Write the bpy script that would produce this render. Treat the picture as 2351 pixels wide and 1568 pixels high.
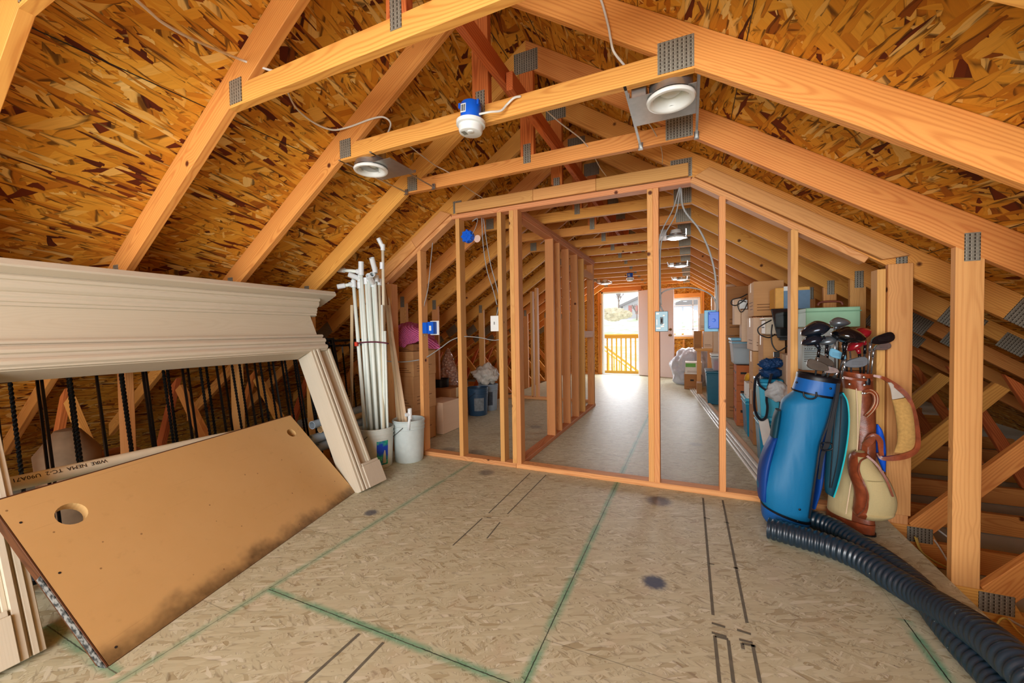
import bpy, bmesh, math, random
import numpy as np
from mathutils import Vector, Matrix, Euler
random.seed(7)
for o in list(bpy.data.objects): bpy.data.objects.remove(o)
SC = bpy.context.scene
COL = SC.collection
PI = math.pi

# ---------------------------------------------------------------- camera
IW, IH = 2351, 1568
F, YAW, PITCH, ROLL, CH = 901.6, .4237, -.0265, -.0159, 1.1246
def cam_axes():
    cy, sy = math.cos(YAW), math.sin(YAW)
    r = np.array([cy, sy, 0]); f = np.array([-sy, cy, 0]); u = np.array([0, 0, 1.])
    f2 = f*math.cos(PITCH)+u*math.sin(PITCH); u2 = -f*math.sin(PITCH)+u*math.cos(PITCH)
    r2 = r*math.cos(ROLL)+u2*math.sin(ROLL); u3 = -r*math.sin(ROLL)+u2*math.cos(ROLL)
    return r2, u3, f2
CR, CU, CD = cam_axes()
CC = np.array([0, 0, CH])
cam = bpy.data.cameras.new('camera'); camo = bpy.data.objects.new('camera', cam); COL.objects.link(camo)
cam.sensor_width = 36; cam.sensor_fit = 'HORIZONTAL'; cam.lens = F/IW*36; cam.clip_start = .02; cam.clip_end = 400
camo.matrix_basis = Matrix(((CR[0], CU[0], -CD[0], 0), (CR[1], CU[1], -CD[1], 0), (CR[2], CU[2], -CD[2], CH), (0, 0, 0, 1)))
SC.camera = camo

# ---------------------------------------------------------------- colour management, sky, daylight
SC.view_settings.view_transform = 'Standard'; SC.view_settings.look = 'None'
SC.view_settings.gamma = 1; SC.view_settings.use_curve_mapping = False
SC.view_settings.exposure = 0.12
w = bpy.data.worlds.new('sky'); SC.world = w; w.use_nodes = True
bg = w.node_tree.nodes['Background']; bg.inputs[0].default_value = (.86, .93, 1, 1); bg.inputs[1].default_value = 1.8
def area(name, loc, rot, sx, sy, power, col=(1, 1, 1)):
    l = bpy.data.lights.new(name, 'AREA'); l.shape = 'RECTANGLE'; l.size = sx; l.size_y = sy; l.energy = power; l.color = col
    o = bpy.data.objects.new(name, l); o.location = loc; o.rotation_euler = rot; COL.objects.link(o); return o
# daylight entering by the wide window in the gable behind the camera, and by door and windows of the far gable
area('window_daylight', (-.5, -2.35, 1.35), (PI/2, 0, 0), 3.2, 1.9, 205, (.95, .98, 1))
area('door_daylight', (-1.54, 9.93, 1.05), (-PI/2, 0, 0), .86, 1.95, 48, (.92, .95, 1))
area('small_window_daylight', (-.05, 9.93, 1.4), (-PI/2, 0, 0), .5, .8, 24, (.93, .96, 1))

# ---------------------------------------------------------------- pixel -> place helpers (photo frame 2351 x 1568)
def ray(x, y):
    return CD + (x-IW/2)/F*CR - (y-IH/2)/F*CU
def at(x, y, ax, v):
    "point where the sight line through photo pixel (x, y) meets the world plane axis=v"
    d = ray(x, y); t = (v-CC[ax])/d[ax]; return Vector(CC+t*d)
def aY(x, y, Y): return at(x, y, 1, Y)
def aZ(x, y, z=0): return at(x, y, 2, z)
def aX(x, y, X): return at(x, y, 0, X)
def aPl(x, y, p0, n):
    d = Vector(ray(x, y)); c = Vector(CC); t = (Vector(p0)-c).dot(n)/d.dot(n); return c+t*d

# ---------------------------------------------------------------- object helpers
def tag(o, label=None, cat=None, group=None, kind=None):
    if label: o['label'] = label
    if cat: o['category'] = cat
    if group: o['group'] = group
    if kind: o['kind'] = kind
    return o
def empty(name, loc=(0, 0, 0), label=None, cat=None, group=None, kind=None):
    o = bpy.data.objects.new(name, None); COL.objects.link(o); o.location = loc; o.empty_display_size = .05
    return tag(o, label, cat, group, kind)
def mesh_obj(name, verts, faces, mat, parent=None, M=None, smooth=False, bevel=0, mats=None, fm=None, label=None, segs=1):
    """verts are in parent space (world when parent is at origin); M (4x4) is the object's frame: verts are moved into it"""
    me = bpy.data.meshes.new(name)
    if M is not None:
        Mi = M.inverted(); verts = [Mi @ Vector(v) for v in verts]
    me.from_pydata([tuple(v) for v in verts], [], faces)
    bm = bmesh.new(); bm.from_mesh(me)
    if fm:
        bm.faces.ensure_lookup_table()
        for f, i in zip(bm.faces, fm): f.material_index = i
    bmesh.ops.recalc_face_normals(bm, faces=bm.faces)
    if bevel:
        bmesh.ops.bevel(bm, geom=list(bm.edges), offset=bevel, segments=segs, affect='EDGES', profile=.5, clamp_overlap=True)
    bm.to_mesh(me); bm.free()
    for m in (mats or [mat]): me.materials.append(m)
    if smooth:
        for p in me.polygons: p.use_smooth = True
    o = bpy.data.objects.new(name, me); COL.objects.link(o)
    if M is not None: o.matrix_basis = M
    if parent is not None: o.parent = parent
    if label: o['label'] = label
    return o
def frame(origin, xdir, zdir):
    x = Vector(xdir).normalized(); z = Vector(zdir); z = (z-x*z.dot(x)).normalized(); y = z.cross(x)
    M = Matrix((x, y, z)).transposed().to_4x4(); M.translation = Vector(origin); return M
BF = [(0, 1, 3, 2), (4, 6, 7, 5), (0, 4, 5, 1), (2, 3, 7, 6), (0, 2, 6, 4), (1, 5, 7, 3)]
def box8(a, b):
    return [(x, y, z) for x in (a[0], b[0]) for y in (a[1], b[1]) for z in (a[2], b[2])]
def board(name, p0, p1, wid, th, mat, parent=None, zdir=(0, 1, 0), bevel=.0025, off=(0, 0), label=None):
    "timber from p0 to p1 (centre line); wid along local Y, th along local Z (zdir)"
    p0 = Vector(p0); p1 = Vector(p1); L = (p1-p0).length; M = frame((p0+p1)/2, p1-p0, zdir)
    v = [M @ Vector(q) for q in box8((-L/2, -wid/2+off[0], -th/2+off[1]), (L/2, wid/2+off[0], th/2+off[1]))]
    return mesh_obj(name, v, BF, mat, parent, M, bevel=bevel, label=label)
def box(name, a, b, mat, parent=None, long='z', bevel=.002, label=None, M=None):
    "axis-aligned box given by two corners; long = axis of the grain"
    a = Vector(a); b = Vector(b); c = (a+b)/2
    xd = {'x': (1, 0, 0), 'y': (0, 1, 0), 'z': (0, 0, 1)}[long]; zd = {'x': (0, 0, 1), 'y': (0, 0, 1), 'z': (0, 1, 0)}[long]
    Mf = frame(c, xd, zd)
    v = [Vector(q) for q in box8(a, b)]
    if M is not None:
        v = [M @ q for q in v]; Mf = M @ Mf
    return mesh_obj(name, v, BF, mat, parent, Mf, bevel=bevel, label=label)
def prism(name, pts, y0, y1, mat, parent=None, xdir=(1, 0, 0), bevel=.002, M=None, label=None):
    "polygon pts (x, z) extruded from y0 to y1; xdir = grain direction"
    n = len(pts); c = Vector((sum(p[0] for p in pts)/n, (y0+y1)/2, sum(p[1] for p in pts)/n))
    v = [Vector((p[0], y0, p[1])) for p in pts]+[Vector((p[0], y1, p[1])) for p in pts]
    f = [tuple(range(n)), tuple(range(2*n-1, n-1, -1))]+[(i, (i+1) % n, n+(i+1) % n, n+i) for i in range(n)]
    Mf = frame(c, xdir, (0, 1, 0))
    if M is not None: v = [M @ q for q in v]; Mf = M @ Mf
    return mesh_obj(name, v, f, mat, parent, Mf, bevel=bevel, label=label)
def smooth_path(pts, n=8):
    P = [Vector(p) for p in pts]
    if len(P) < 3: return [P[0].lerp(P[-1], i/n) for i in range(n+1)]
    out = []
    Q = [2*P[0]-P[1]]+P+[2*P[-1]-P[-2]]
    for i in range(1, len(Q)-2):
        a, b, c, d = Q[i-1], Q[i], Q[i+1], Q[i+2]
        for k in range(n):
            t = k/n
            out.append(.5*((2*b)+(c-a)*t+(2*a-5*b+4*c-d)*t*t+(-a+3*b-3*c+d)*t**3))
    out.append(P[-1]); return out
def sweep(path, prof, closed_prof=True, cap=True, rad=None, up=None):
    "sweep a profile [(u,v)] along path; returns verts, faces.  rad(i)->scale"
    n = len(prof); V = []; Fc = []
    T = []
    for i in range(len(path)):
        a = path[max(0, i-1)]; b = path[min(len(path)-1, i+1)]; t = (b-a)
        T.append(t.normalized() if t.length > 1e-9 else Vector((0, 0, 1)))
    ref = Vector(up) if up else (Vector((0, 0, 1)) if abs(T[0].z) < .9 else Vector((1, 0, 0)))
    u = (ref-T[0]*ref.dot(T[0])).normalized()
    for i, p in enumerate(path):
        u = (u-T[i]*u.dot(T[i])).normalized(); v = T[i].cross(u); s = rad(i) if rad else 1
        if isinstance(s, tuple): su, sv = s
        else: su = sv = s
        for (a, b) in prof: V.append(p+u*a*su+v*b*sv)
    for i in range(len(path)-1):
        for j in range(n if closed_prof else n-1):
            k = (j+1) % n
            Fc.append((i*n+j, i*n+k, (i+1)*n+k, (i+1)*n+j))
    if cap and closed_prof:
        Fc.append(tuple(range(n-1, -1, -1))); Fc.append(tuple(range((len(path)-1)*n, len(path)*n)))
    return V, Fc
def circ(r, n=10, ph=0): return [(r*math.cos(2*PI*i/n+ph), r*math.sin(2*PI*i/n+ph)) for i in range(n)]
def tube(name, pts, r, mat, parent=None, n=8, sub=6, sm=True, rad=None, cap=True, label=None, flat=1.0, up=None):
    path = smooth_path(pts, sub) if sm else [Vector(p) for p in pts]
    V, Fc = sweep(path, [(a, b*flat) for a, b in circ(r, n)], rad=rad, cap=cap, up=up)
    M = Matrix.Translation(sum(path, Vector())/len(path))
    return mesh_obj(name, V, Fc, mat, parent, M, smooth=True, label=label)
def lathe(prof, n=24, M=None):
    "prof [(r,z)] revolved; M places it"
    V = []; Fc = []
    for (r, z) in prof:
        for i in range(n):
            a = 2*PI*i/n; q = Vector((r*math.cos(a), r*math.sin(a), z)); V.append(M @ q if M else q)
    for j in range(len(prof)-1):
        for i in range(n):
            k = (i+1) % n; Fc.append((j*n+i, j*n+k, (j+1)*n+k, (j+1)*n+i))
    return V, Fc
def lathe_obj(name, prof, mat, parent=None, n=24, M=None, smooth=True, capb=True, capt=True, label=None, mats=None):
    V, Fc = lathe(prof, n, M)
    if capb: Fc.append(tuple(range(n-1, -1, -1)))
    if capt: Fc.append(tuple(range((len(prof)-1)*n, len(prof)*n)))
    o = mesh_obj(name, V, Fc, mat, parent, Matrix.Translation(M.translation) if M else Matrix.Translation((0, 0, 0)), smooth=False, label=label, mats=mats)
    if smooth: auto_smooth(o)
    return o
def auto_smooth(o, deg=40):
    me = o.data
    for p in me.polygons: p.use_smooth = True
    bm = bmesh.new(); bm.from_mesh(me); c = math.radians(deg)
    for e in bm.edges:
        if len(e.link_faces) == 2: e.smooth = e.calc_face_angle(0) < c
    bm.to_mesh(me); bm.free(); return o
def merge(parts):
    "join (verts, faces) lists"
    V = []; Fc = []
    for v, f in parts:
        b = len(V); V += [Vector(q) for q in v]; Fc += [tuple(i+b for i in g) for g in f]
    return V, Fc
def bx(a, b, M=None):
    v = [Vector(q) for q in box8(a, b)]
    return ([M @ q for q in v] if M is not None else v), BF
def reparent(o, par):
    "o was placed in world space; make it a child of the top-level object par"
    M = o.matrix_basis.copy(); o.parent = par; o.matrix_basis = par.matrix_basis.inverted() @ M; return o
def copy_tree(o, loc=None, label=None, parent=None, group=None):
    c = o.copy(); COL.objects.link(c)
    if parent is not None: c.parent = parent
    if loc is not None: c.location = loc
    if label: c['label'] = label
    if group: c['group'] = group
    for ch in list(o.children): copy_tree(ch, parent=c)
    return c
def text_mesh(s, size, M, mat, name='lettering', parent=None, ext=.0004, align='CENTER', font_scale=1):
    cu = bpy.data.curves.new(name, 'FONT'); cu.body = s; cu.size = size; cu.extrude = ext; cu.align_x = align; cu.align_y = 'CENTER'
    cu.resolution_u = 2
    t = bpy.data.objects.new(name, cu); COL.objects.link(t)
    bpy.context.view_layer.update()
    me = bpy.data.meshes.new_from_object(t.evaluated_get(bpy.context.evaluated_depsgraph_get()))
    bpy.data.objects.remove(t); me.materials.clear(); me.materials.append(mat); me.name = name
    o = bpy.data.objects.new(name, me); COL.objects.link(o); o.matrix_basis = M
    if parent is not None: o.parent = parent
    return o
# ---------------------------------------------------------------- materials
def srgb(c, g=None, b=None):
    if g is not None: c = (c, g, b)
    return tuple(((x/255)/12.92 if x/255 <= .04045 else ((x/255+.055)/1.055)**2.4) for x in c)+(1,)
class G:
    def __init__(s, name):
        s.m = bpy.data.materials.new(name); s.m.use_nodes = True; s.t = s.m.node_tree; s.L = s.t.links
        s.b = s.t.nodes['Principled BSDF']
    def n(s, typ, ins=None, **kw):
        x = s.t.nodes.new(typ)
        for k, v in kw.items(): setattr(x, k, v)
        for k, v in (ins or {}).items(): s.put(x.inputs[k], v)
        return x
    def put(s, sock, v):
        if isinstance(v, bpy.types.NodeSocket): s.L.new(v, sock)
        else: sock.default_value = v
    def ma(s, op, a, b=0., c=0., clamp=False):
        x = s.n('ShaderNodeMath', operation=op, use_clamp=clamp)
        s.put(x.inputs[0], a); s.put(x.inputs[1], b); s.put(x.inputs[2], c); return x.outputs[0]
    def vm(s, op, a, b=None, sc=None):
        x = s.n('ShaderNodeVectorMath', operation=op); s.put(x.inputs[0], a)
        if b is not None: s.put(x.inputs[1], b)
        if sc is not None: s.put(x.inputs['Scale'], sc)
        return x.outputs['Value'] if op in ('LENGTH', 'DOT_PRODUCT', 'DISTANCE') else x.outputs[0]
    def xyz(s, v):
        x = s.n('ShaderNodeSeparateXYZ'); s.put(x.inputs[0], v); return x.outputs
    def cxyz(s, a, b, c):
        x = s.n('ShaderNodeCombineXYZ'); s.put(x.inputs[0], a); s.put(x.inputs[1], b); s.put(x.inputs[2], c); return x.outputs[0]
    def noise(s, v, scale, detail=2, rough=.5, dist=0, out=0):
        x = s.n('ShaderNodeTexNoise', {'Vector': v, 'Scale': scale, 'Detail': detail, 'Roughness': rough, 'Distortion': dist}); return x.outputs[out]
    def vor(s, v, scale=1, dims='3D', feature='F1', metric='EUCLIDEAN', rnd=1):
        x = s.n('ShaderNodeTexVoronoi', voronoi_dimensions=dims, feature=feature, distance=metric)
        s.put(x.inputs['Vector'], v); s.put(x.inputs['Scale'], scale); s.put(x.inputs['Randomness'], rnd); return x.outputs
    def ramp(s, fac, stops, interp='LINEAR'):
        x = s.n('ShaderNodeValToRGB'); cr = x.color_ramp; cr.interpolation = interp
        while len(cr.elements) < len(stops): cr.elements.new(.5)
        for e, (p, c) in zip(cr.elements, stops): e.position = p; e.color = c if len(c) == 4 else tuple(c)+(1,)
        s.put(x.inputs[0], fac); return x.outputs[0]
    def mix(s, f, a, b, bt='MIX'):
        x = s.n('ShaderNodeMix', data_type='RGBA', blend_type=bt); s.put(x.inputs[0], f); s.put(x.inputs[6], a); s.put(x.inputs[7], b); return x.outputs[2]
    def sm(s, v, a, b):
        x = s.n('ShaderNodeMapRange', interpolation_type='SMOOTHSTEP'); s.put(x.inputs[0], v); s.put(x.inputs[1], a); s.put(x.inputs[2], b); return x.outputs[0]
    def obj(s): return s.n('ShaderNodeTexCoord').outputs['Object']
    def rnd(s): return s.n('ShaderNodeObjectInfo').outputs['Random']
    def bump(s, h, st=.3, d=.01):
        x = s.n('ShaderNodeBump', {'Height': h, 'Strength': st, 'Distance': d}); s.L.new(x.outputs[0], s.b.inputs['Normal'])
    def fin(s, col, rough=.6, metal=0, spec=.4, **kw):
        s.put(s.b.inputs['Base Color'], col); s.put(s.b.inputs['Roughness'], rough); s.put(s.b.inputs['Metallic'], metal)
        s.put(s.b.inputs['Specular IOR Level'], spec)
        for k, v in kw.items(): s.put(s.b.inputs[k.replace('_', ' ')], v)
        return s.m
def plain(name, col, rough=.6, metal=0, spec=.4, nz=.08, sc=30, **kw):
    g = G(name); o = g.obj(); f = g.noise(o, sc, 3); c = srgb(col)
    d = tuple(x*(1-nz*2) for x in c[:3])+(1,); l = tuple(min(1, x*(1+nz*2)) for x in c[:3])+(1,)
    return g.fin(g.mix(f, d, l), rough, metal, spec, **kw)
def wood(name, light, dark, ring=95, knots=True, contrast=.75, rough=.62, var=.22, knotcol=(92, 42, 14), seed=0.):
    g = G(name); r = g.rnd(); o = g.obj()
    off = g.cxyz(g.ma('MULTIPLY', r, 37.7), g.ma('MULTIPLY', g.ma('SINE', g.ma('MULTIPLY', r, 91)), .03), g.ma('MULTIPLY', r, 5.3))
    x, y, z = g.xyz(g.vm('ADD', o, off))
    _, y0, z0 = g.xyz(o)
    n1 = g.noise(g.cxyz(g.ma('MULTIPLY', x, .9), g.ma('MULTIPLY', y, 2.2), g.ma('MULTIPLY', z, 2.2)), 1, 2)
    n1 = g.ma('MULTIPLY', g.ma('SUBTRACT', n1, .5), .17)
    zz = g.ma('ADD', g.ma('ADD', z0, .035), n1)
    yy = g.ma('ADD', g.ma('ADD', y0, g.ma('MULTIPLY', g.ma('SINE', g.ma('MULTIPLY', r, 50)), .035)), g.ma('MULTIPLY', n1, .6))
    rr = g.ma('SQRT', g.ma('ADD', g.ma('MULTIPLY', zz, zz), g.ma('MULTIPLY', yy, yy)))
    ph = g.ma('MULTIPLY', rr, ring*2*PI)
    base_v = g.cxyz(x, y, z)
    if knots:
        kv = g.vor(base_v, 4.2)
        kd = kv[0]; kk = g.ma('POWER', g.ma('SUBTRACT', 1, g.ma('MULTIPLY', kd, 3.0), clamp=True), 2)
        ph = g.ma('ADD', ph, g.ma('MULTIPLY', kk, 16))
    ph = g.ma('ADD', ph, g.ma('MULTIPLY', g.noise(g.cxyz(g.ma('MULTIPLY', x, 3), g.ma('MULTIPLY', y, 30), g.ma('MULTIPLY', z, 30)), 1, 2), 3))
    s = g.ma('ADD', g.ma('MULTIPLY', g.ma('SINE', ph), .5), .5); s = g.ma('POWER', s, 2.2)
    st = g.noise(g.cxyz(g.ma('MULTIPLY', x, 5), g.ma('MULTIPLY', y, 260), g.ma('MULTIPLY', z, 260)), 1, 3)
    bl = g.noise(g.cxyz(g.ma('MULTIPLY', x, 2), g.ma('MULTIPLY', y, 12), g.ma('MULTIPLY', z, 12)), 1, 2)
    f = g.ma('ADD', g.ma('MULTIPLY', s, contrast*.62), g.ma('MULTIPLY', g.ma('SUBTRACT', st, .35), .38), clamp=True)
    f = g.ma('ADD', f, g.ma('MULTIPLY', g.ma('SUBTRACT', bl, .5), .35), clamp=True)
    c = g.mix(f, srgb(light), srgb(dark))
    if knots:
        km = g.sm(kd, .085, .035); c = g.mix(km, c, srgb(knotcol))
    hv = g.n('ShaderNodeHueSaturation', {'Hue': g.ma('ADD', .5, g.ma('MULTIPLY', g.ma('SUBTRACT', g.ma('FRACT', g.ma('MULTIPLY', r, 7.3)), .5), .02)), 'Saturation': 1,
                                         'Value': g.ma('ADD', 1-var/2, g.ma('MULTIPLY', r, var)), 'Color': c})
    g.bump(g.ma('SUBTRACT', 1, f), .08, .002)
    return g.fin(hv.outputs[0], rough, spec=.3)
def osb(name, pal, L=.16, W=.04, angs=(0, 28, -24, 60, -50, 10), scale=1, dense=.55, warp=.5, fine=.2, rough=.75, crack=.76, extra=None, sheen=None):
    L0, W0 = L, W; g = G(name); o = g.obj()
    wn = g.n('ShaderNodeTexNoise', {'Vector': o, 'Scale': 9.0, 'Detail': 1}).outputs[1]
    col = None
    for i, a in enumerate(angs):
        L, W = (L0*.8, W0*.45) if i in (1, 2, 5) else (L0, W0)
        ca, sa = math.cos(math.radians(a)), math.sin(math.radians(a))
        x, y, z = g.xyz(o)
        u = g.ma('ADD', g.ma('MULTIPLY', x, ca/(L*scale)), g.ma('MULTIPLY', y, sa/(L*scale)))
        v = g.ma('ADD', g.ma('MULTIPLY', x, -sa/(W*scale)), g.ma('MULTIPLY', y, ca/(W*scale)))
        vec = g.vm('ADD', g.cxyz(g.ma('ADD', u, i*13.7), g.ma('ADD', v, i*7.1), 0.), g.vm('SCALE', wn, sc=warp))
        vo = g.vor(vec, 1.0, '2D', metric='MANHATTAN' if i % 2 else 'EUCLIDEAN')
        cr = g.n('ShaderNodeSeparateColor'); g.L.new(vo[1], cr.inputs[0])
        ci = g.ramp(cr.outputs[1], pal, 'LINEAR')
        ci = g.mix(g.ma('MULTIPLY', g.noise(g.cxyz(g.ma('MULTIPLY', u, 1.2), g.ma('MULTIPLY', v, 5), float(i)), 1, 2), fine*1.6), ci, (.12, .035, .004, 1), 'MIX') if fine else ci
        ci = g.mix(g.ma('MULTIPLY', g.sm(vo[0], .6, 1.), .3), ci, (.08, .02, .003, 1))
        gap = g.ma('MULTIPLY', g.sm(vo[0], .5, .72), g.sm(g.noise(g.cxyz(u, g.ma('MULTIPLY', v, 2.0), float(i)+.5), 1, 2), .42, .62))
        ci = g.mix(g.ma('MULTIPLY', gap, crack), ci, (.035, .009, .002, 1))
        col = ci if col is None else g.mix(g.ma('GREATER_THAN', cr.outputs[0], dense), col, ci)
    if extra: col = extra(g, o, col)
    return g.fin(col, rough, spec=.25 if sheen is None else sheen)
OSBPAL = [(0, srgb(78, 22, 6)), (.06, srgb(110, 40, 10)), (.10, srgb(190, 116, 26)), (.4, srgb(220, 150, 42)), (.8, srgb(234, 170, 58)), (1, srgb(246, 206, 124))]
M_OSB = osb('osb_roof', OSBPAL)
M_OSBW = osb('osb_wall', OSBPAL, L=.07, W=.016)
M_TRUSS = wood('truss_fir', (234, 166, 84), (184, 94, 28), var=.14, contrast=.6)
M_STUD = wood('stud_spruce', (226, 166, 100), (178, 106, 48), ring=80, contrast=.38)
M_PLATE = wood('plate_pink_fir', (222, 156, 104), (184, 104, 58), ring=90)
M_OAK = wood('raw_white_oak', (206, 197, 176), (182, 168, 142), ring=170, knots=False, contrast=.22, var=.04)
M_TRIMW = wood('trim_pine', (222, 196, 160), (196, 160, 116), ring=120, knots=False, contrast=.4, var=.1)
M_DARKW = wood('web_fir', (214, 124, 60), (150, 58, 18))
def gal():
    g = G('galvanised_plate'); o = g.obj(); x, y, z = g.xyz(o)
    u = g.ma('FRACT', g.ma('MULTIPLY', x, 1/.016)); row = g.ma('FLOOR', g.ma('MULTIPLY', y, 1/.0145))
    v = g.ma('FRACT', g.ma('MULTIPLY', y, 1/.0145))
    du = g.ma('ABSOLUTE', g.ma('SUBTRACT', u, .5)); dv = g.ma('ABSOLUTE', g.ma('SUBTRACT', v, .5))
    slot = g.ma('MULTIPLY', g.ma('LESS_THAN', du, .2), g.ma('LESS_THAN', dv, .34))
    ru = g.ma('LESS_THAN', g.ma('ABSOLUTE', g.ma('SUBTRACT', u, .78)), .08)
    n = g.noise(o, 60, 3)
    c = g.mix(n, srgb(126, 128, 116), srgb(184, 182, 164)); c = g.mix(g.ma('MULTIPLY', slot, .75), c, srgb(52, 40, 28))
    c = g.mix(g.ma('MULTIPLY', g.ma('MULTIPLY', ru, g.ma('LESS_THAN', dv, .34)), .6), c, srgb(230, 225, 210))
    g.bump(g.ma('SUBTRACT', 1, slot), .5, .002)
    return g.fin(c, .42, .55)
M_GAL = gal()
M_STEEL = plain('bare_steel', (176, 176, 172), .3, .85, nz=.1)
M_WHITE = plain('white_plastic', (232, 236, 232), .35, nz=.02)
M_WHITEM = plain('white_enamel', (236, 238, 232), .3, nz=.02)
M_BLUE = plain('blue_box_plastic', (16, 96, 214), .35, nz=.05)
M_WIRE = plain('cable_white', (222, 218, 206), .45, nz=.03)
M_WIREG = plain('cable_grey', (150, 152, 150), .45, nz=.03)
M_WIREY = plain('cable_yellow', (226, 196, 96), .45, nz=.03)
M_BLACK = plain('black_plastic', (20, 20, 22), .35, nz=.1)
M_INK = plain('ink', (40, 34, 30), .7, nz=.1)
M_MARK = plain('marker_ink', (104, 102, 90), .8, nz=.2)
M_DRY = plain('grey_drywall_back', (206, 212, 200), .9, nz=.08, sc=6)
def lamp(name, col, st):
    g = G(name); g.put(g.b.inputs['Emission Color'], srgb(col)); g.put(g.b.inputs['Emission Strength'], st); return g.fin(srgb(col), .4)
M_LIT = lamp('lit_lens', (236, 246, 255), 9)
# ---------------------------------------------------------------- shell: floor, roof sheathing, gables
XC = -.93; SP = .61; Y0 = 1.119
def TY(k): return Y0+SP*(k-1)
YB, YF = -2.6, 10.0
SL = .67; ZK = 2.145; HK = .955
def zr(d): return ZK-SL*(d-HK)            # underside of rafter at distance d from ridge line
RV = .168; ZTOP = zr(0)+RV
EAVE = 4.78
def floor_extra(g, o, c):
    # floor local X = world Y, local Y = -world X (frame below); blotches, green joint paint, foot dirt
    P = g.n('ShaderNodeNewGeometry').outputs['Position']; x, y, z = g.xyz(P)
    nz = g.noise(P, 7, 3); nf = g.noise(P, 60, 2)
    wob = g.ma('MULTIPLY', g.ma('SUBTRACT', nf, .5), .004)
    def line(a, v, half, soft):
        d = g.ma('ABSOLUTE', g.ma('ADD', g.ma('SUBTRACT', a, v), wob)); return g.sm(d, half+soft, half)
    def rng(a, lo, hi): return g.ma('MULTIPLY', g.ma('GREATER_THAN', a, lo), g.ma('LESS_THAN', a, hi))
    gm = None; km = None
    segs = [(x, -1.704, y, -2.6, 3.0, .55), (x, -.484, y, -2.6, 7.0, .9), (x, .745, y, 1.48, 1.95, 1.), (y, 1.108, x, -1.70, -.484, .9), (y, 1.49, x, .745, 1.04, .5), (y, .62, x, -2.3, -1.75, .8)]
    for (a, v, b, lo, hi, s) in segs:
        q = g.ma('MULTIPLY', g.ma('MULTIPLY', line(a, v, .003, .03), rng(b, lo, hi)), s*.75); gm = q if gm is None else g.ma('MAXIMUM', gm, q)
        q = g.ma('MULTIPLY', g.ma('MULTIPLY', line(a, v, .0012, .0016), rng(b, lo, hi)), s); km = q if km is None else g.ma('MAXIMUM', km, q)
    for (a, v, b, lo, hi, s) in [(x, .745, y, 1.95, 10, .35), (x, -1.704, y, 3.0, 6, .7), (y, 2.33, x, -1.7, -.484, .35), (y, 1.72, x, -.484, .745, .35), (y, 1.32, x, -.484, .745, .55), (y, 2.0, x, -1.7, -.484, .3),
                                  (y, 3.55, x, -1.26, -.484, .7), (y, 3.98, x, -1.26, -.484, .6), (y, 4.65, x, -.484, .745, .6), (y, 5.9, x, -1.9, .745, .5), (y, 7.1, x, -1.9, .745, .4), (y, 8.4, x, -1.9, .745, .4),
                                  (x, -.484, y, 7, 10, .5), (y, .95, x, -2.9, -1.70, .5), (y, 1.55, x, -2.9, -1.70, .45)]:
        q = g.ma('MULTIPLY', g.ma('MULTIPLY', line(a, v, .001, .0015), rng(b, lo, hi)), s*.8); km = g.ma('MAXIMUM', km, q)
    gm = g.ma('MULTIPLY', gm, g.sm(nz, .2, .6))
    c = g.mix(gm, c, srgb(30, 156, 124)); c = g.mix(km, c, srgb(38, 46, 38))
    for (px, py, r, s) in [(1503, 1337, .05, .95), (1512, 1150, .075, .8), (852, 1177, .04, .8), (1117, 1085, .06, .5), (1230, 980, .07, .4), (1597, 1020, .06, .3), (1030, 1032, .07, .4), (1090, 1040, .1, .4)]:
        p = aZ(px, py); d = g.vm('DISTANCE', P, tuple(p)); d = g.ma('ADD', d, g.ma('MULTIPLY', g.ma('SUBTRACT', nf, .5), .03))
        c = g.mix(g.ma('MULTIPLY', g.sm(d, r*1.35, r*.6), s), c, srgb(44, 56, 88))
    c = g.mix(g.ma('MULTIPLY', g.sm(nz, .5, .8), .3), c, srgb(190, 170, 146))
    sp = g.vor(P, 26)[0]; c = g.mix(g.ma('MULTIPLY', g.sm(sp, .06, .03), .7), c, srgb(60, 44, 34))
    return c
FLPAL = [(0, srgb(172, 164, 132)), (.15, srgb(194, 192, 162)), (.5, srgb(200, 199, 170)), (.85, srgb(206, 206, 178)), (1, srgb(218, 218, 196))]
M_FLOOR = osb('osb_floor', FLPAL, L=.06, W=.014, angs=(0, 35, -30, 70, -62), fine=.10, crack=.15, dense=.55, rough=.5, extra=floor_extra, sheen=.45)
FX0, FX1 = -2.90, 1.04
floor = mesh_obj('floor', box8((FX0, YB, -.02), (FX1, YF, 0)), BF, M_FLOOR, M=frame(((FX0+FX1)/2, 3.7, 0), (0, 1, 0), (0, 0, 1))); tag(floor, kind='structure')
lowc = mesh_obj('floor', box8((XC-EAVE, YB, -.30), (XC+EAVE, YF+.1, -.245)), BF, M_DRY, M=Matrix.Translation((0, 3, -.25))); tag(lowc, kind='structure')
def seam(px0, px1, w=.012, name='marker_line'):
    a = aZ(*px0, .0006); b = aZ(*px1, .0006); d = (b-a).normalized(); n = Vector((-d.y, d.x, 0))*w/2
    v = [a-n, a+n, b+n, b-n]; v = v+[q+Vector((0, 0, .0004)) for q in v]
    return mesh_obj(name, v, [(0, 1, 2, 3), (7, 6, 5, 4), (0, 1, 5, 4), (1, 2, 6, 5), (2, 3, 7, 6), (3, 0, 4, 7)], M_MARK, M=Matrix.Translation((a+b)/2))
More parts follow.
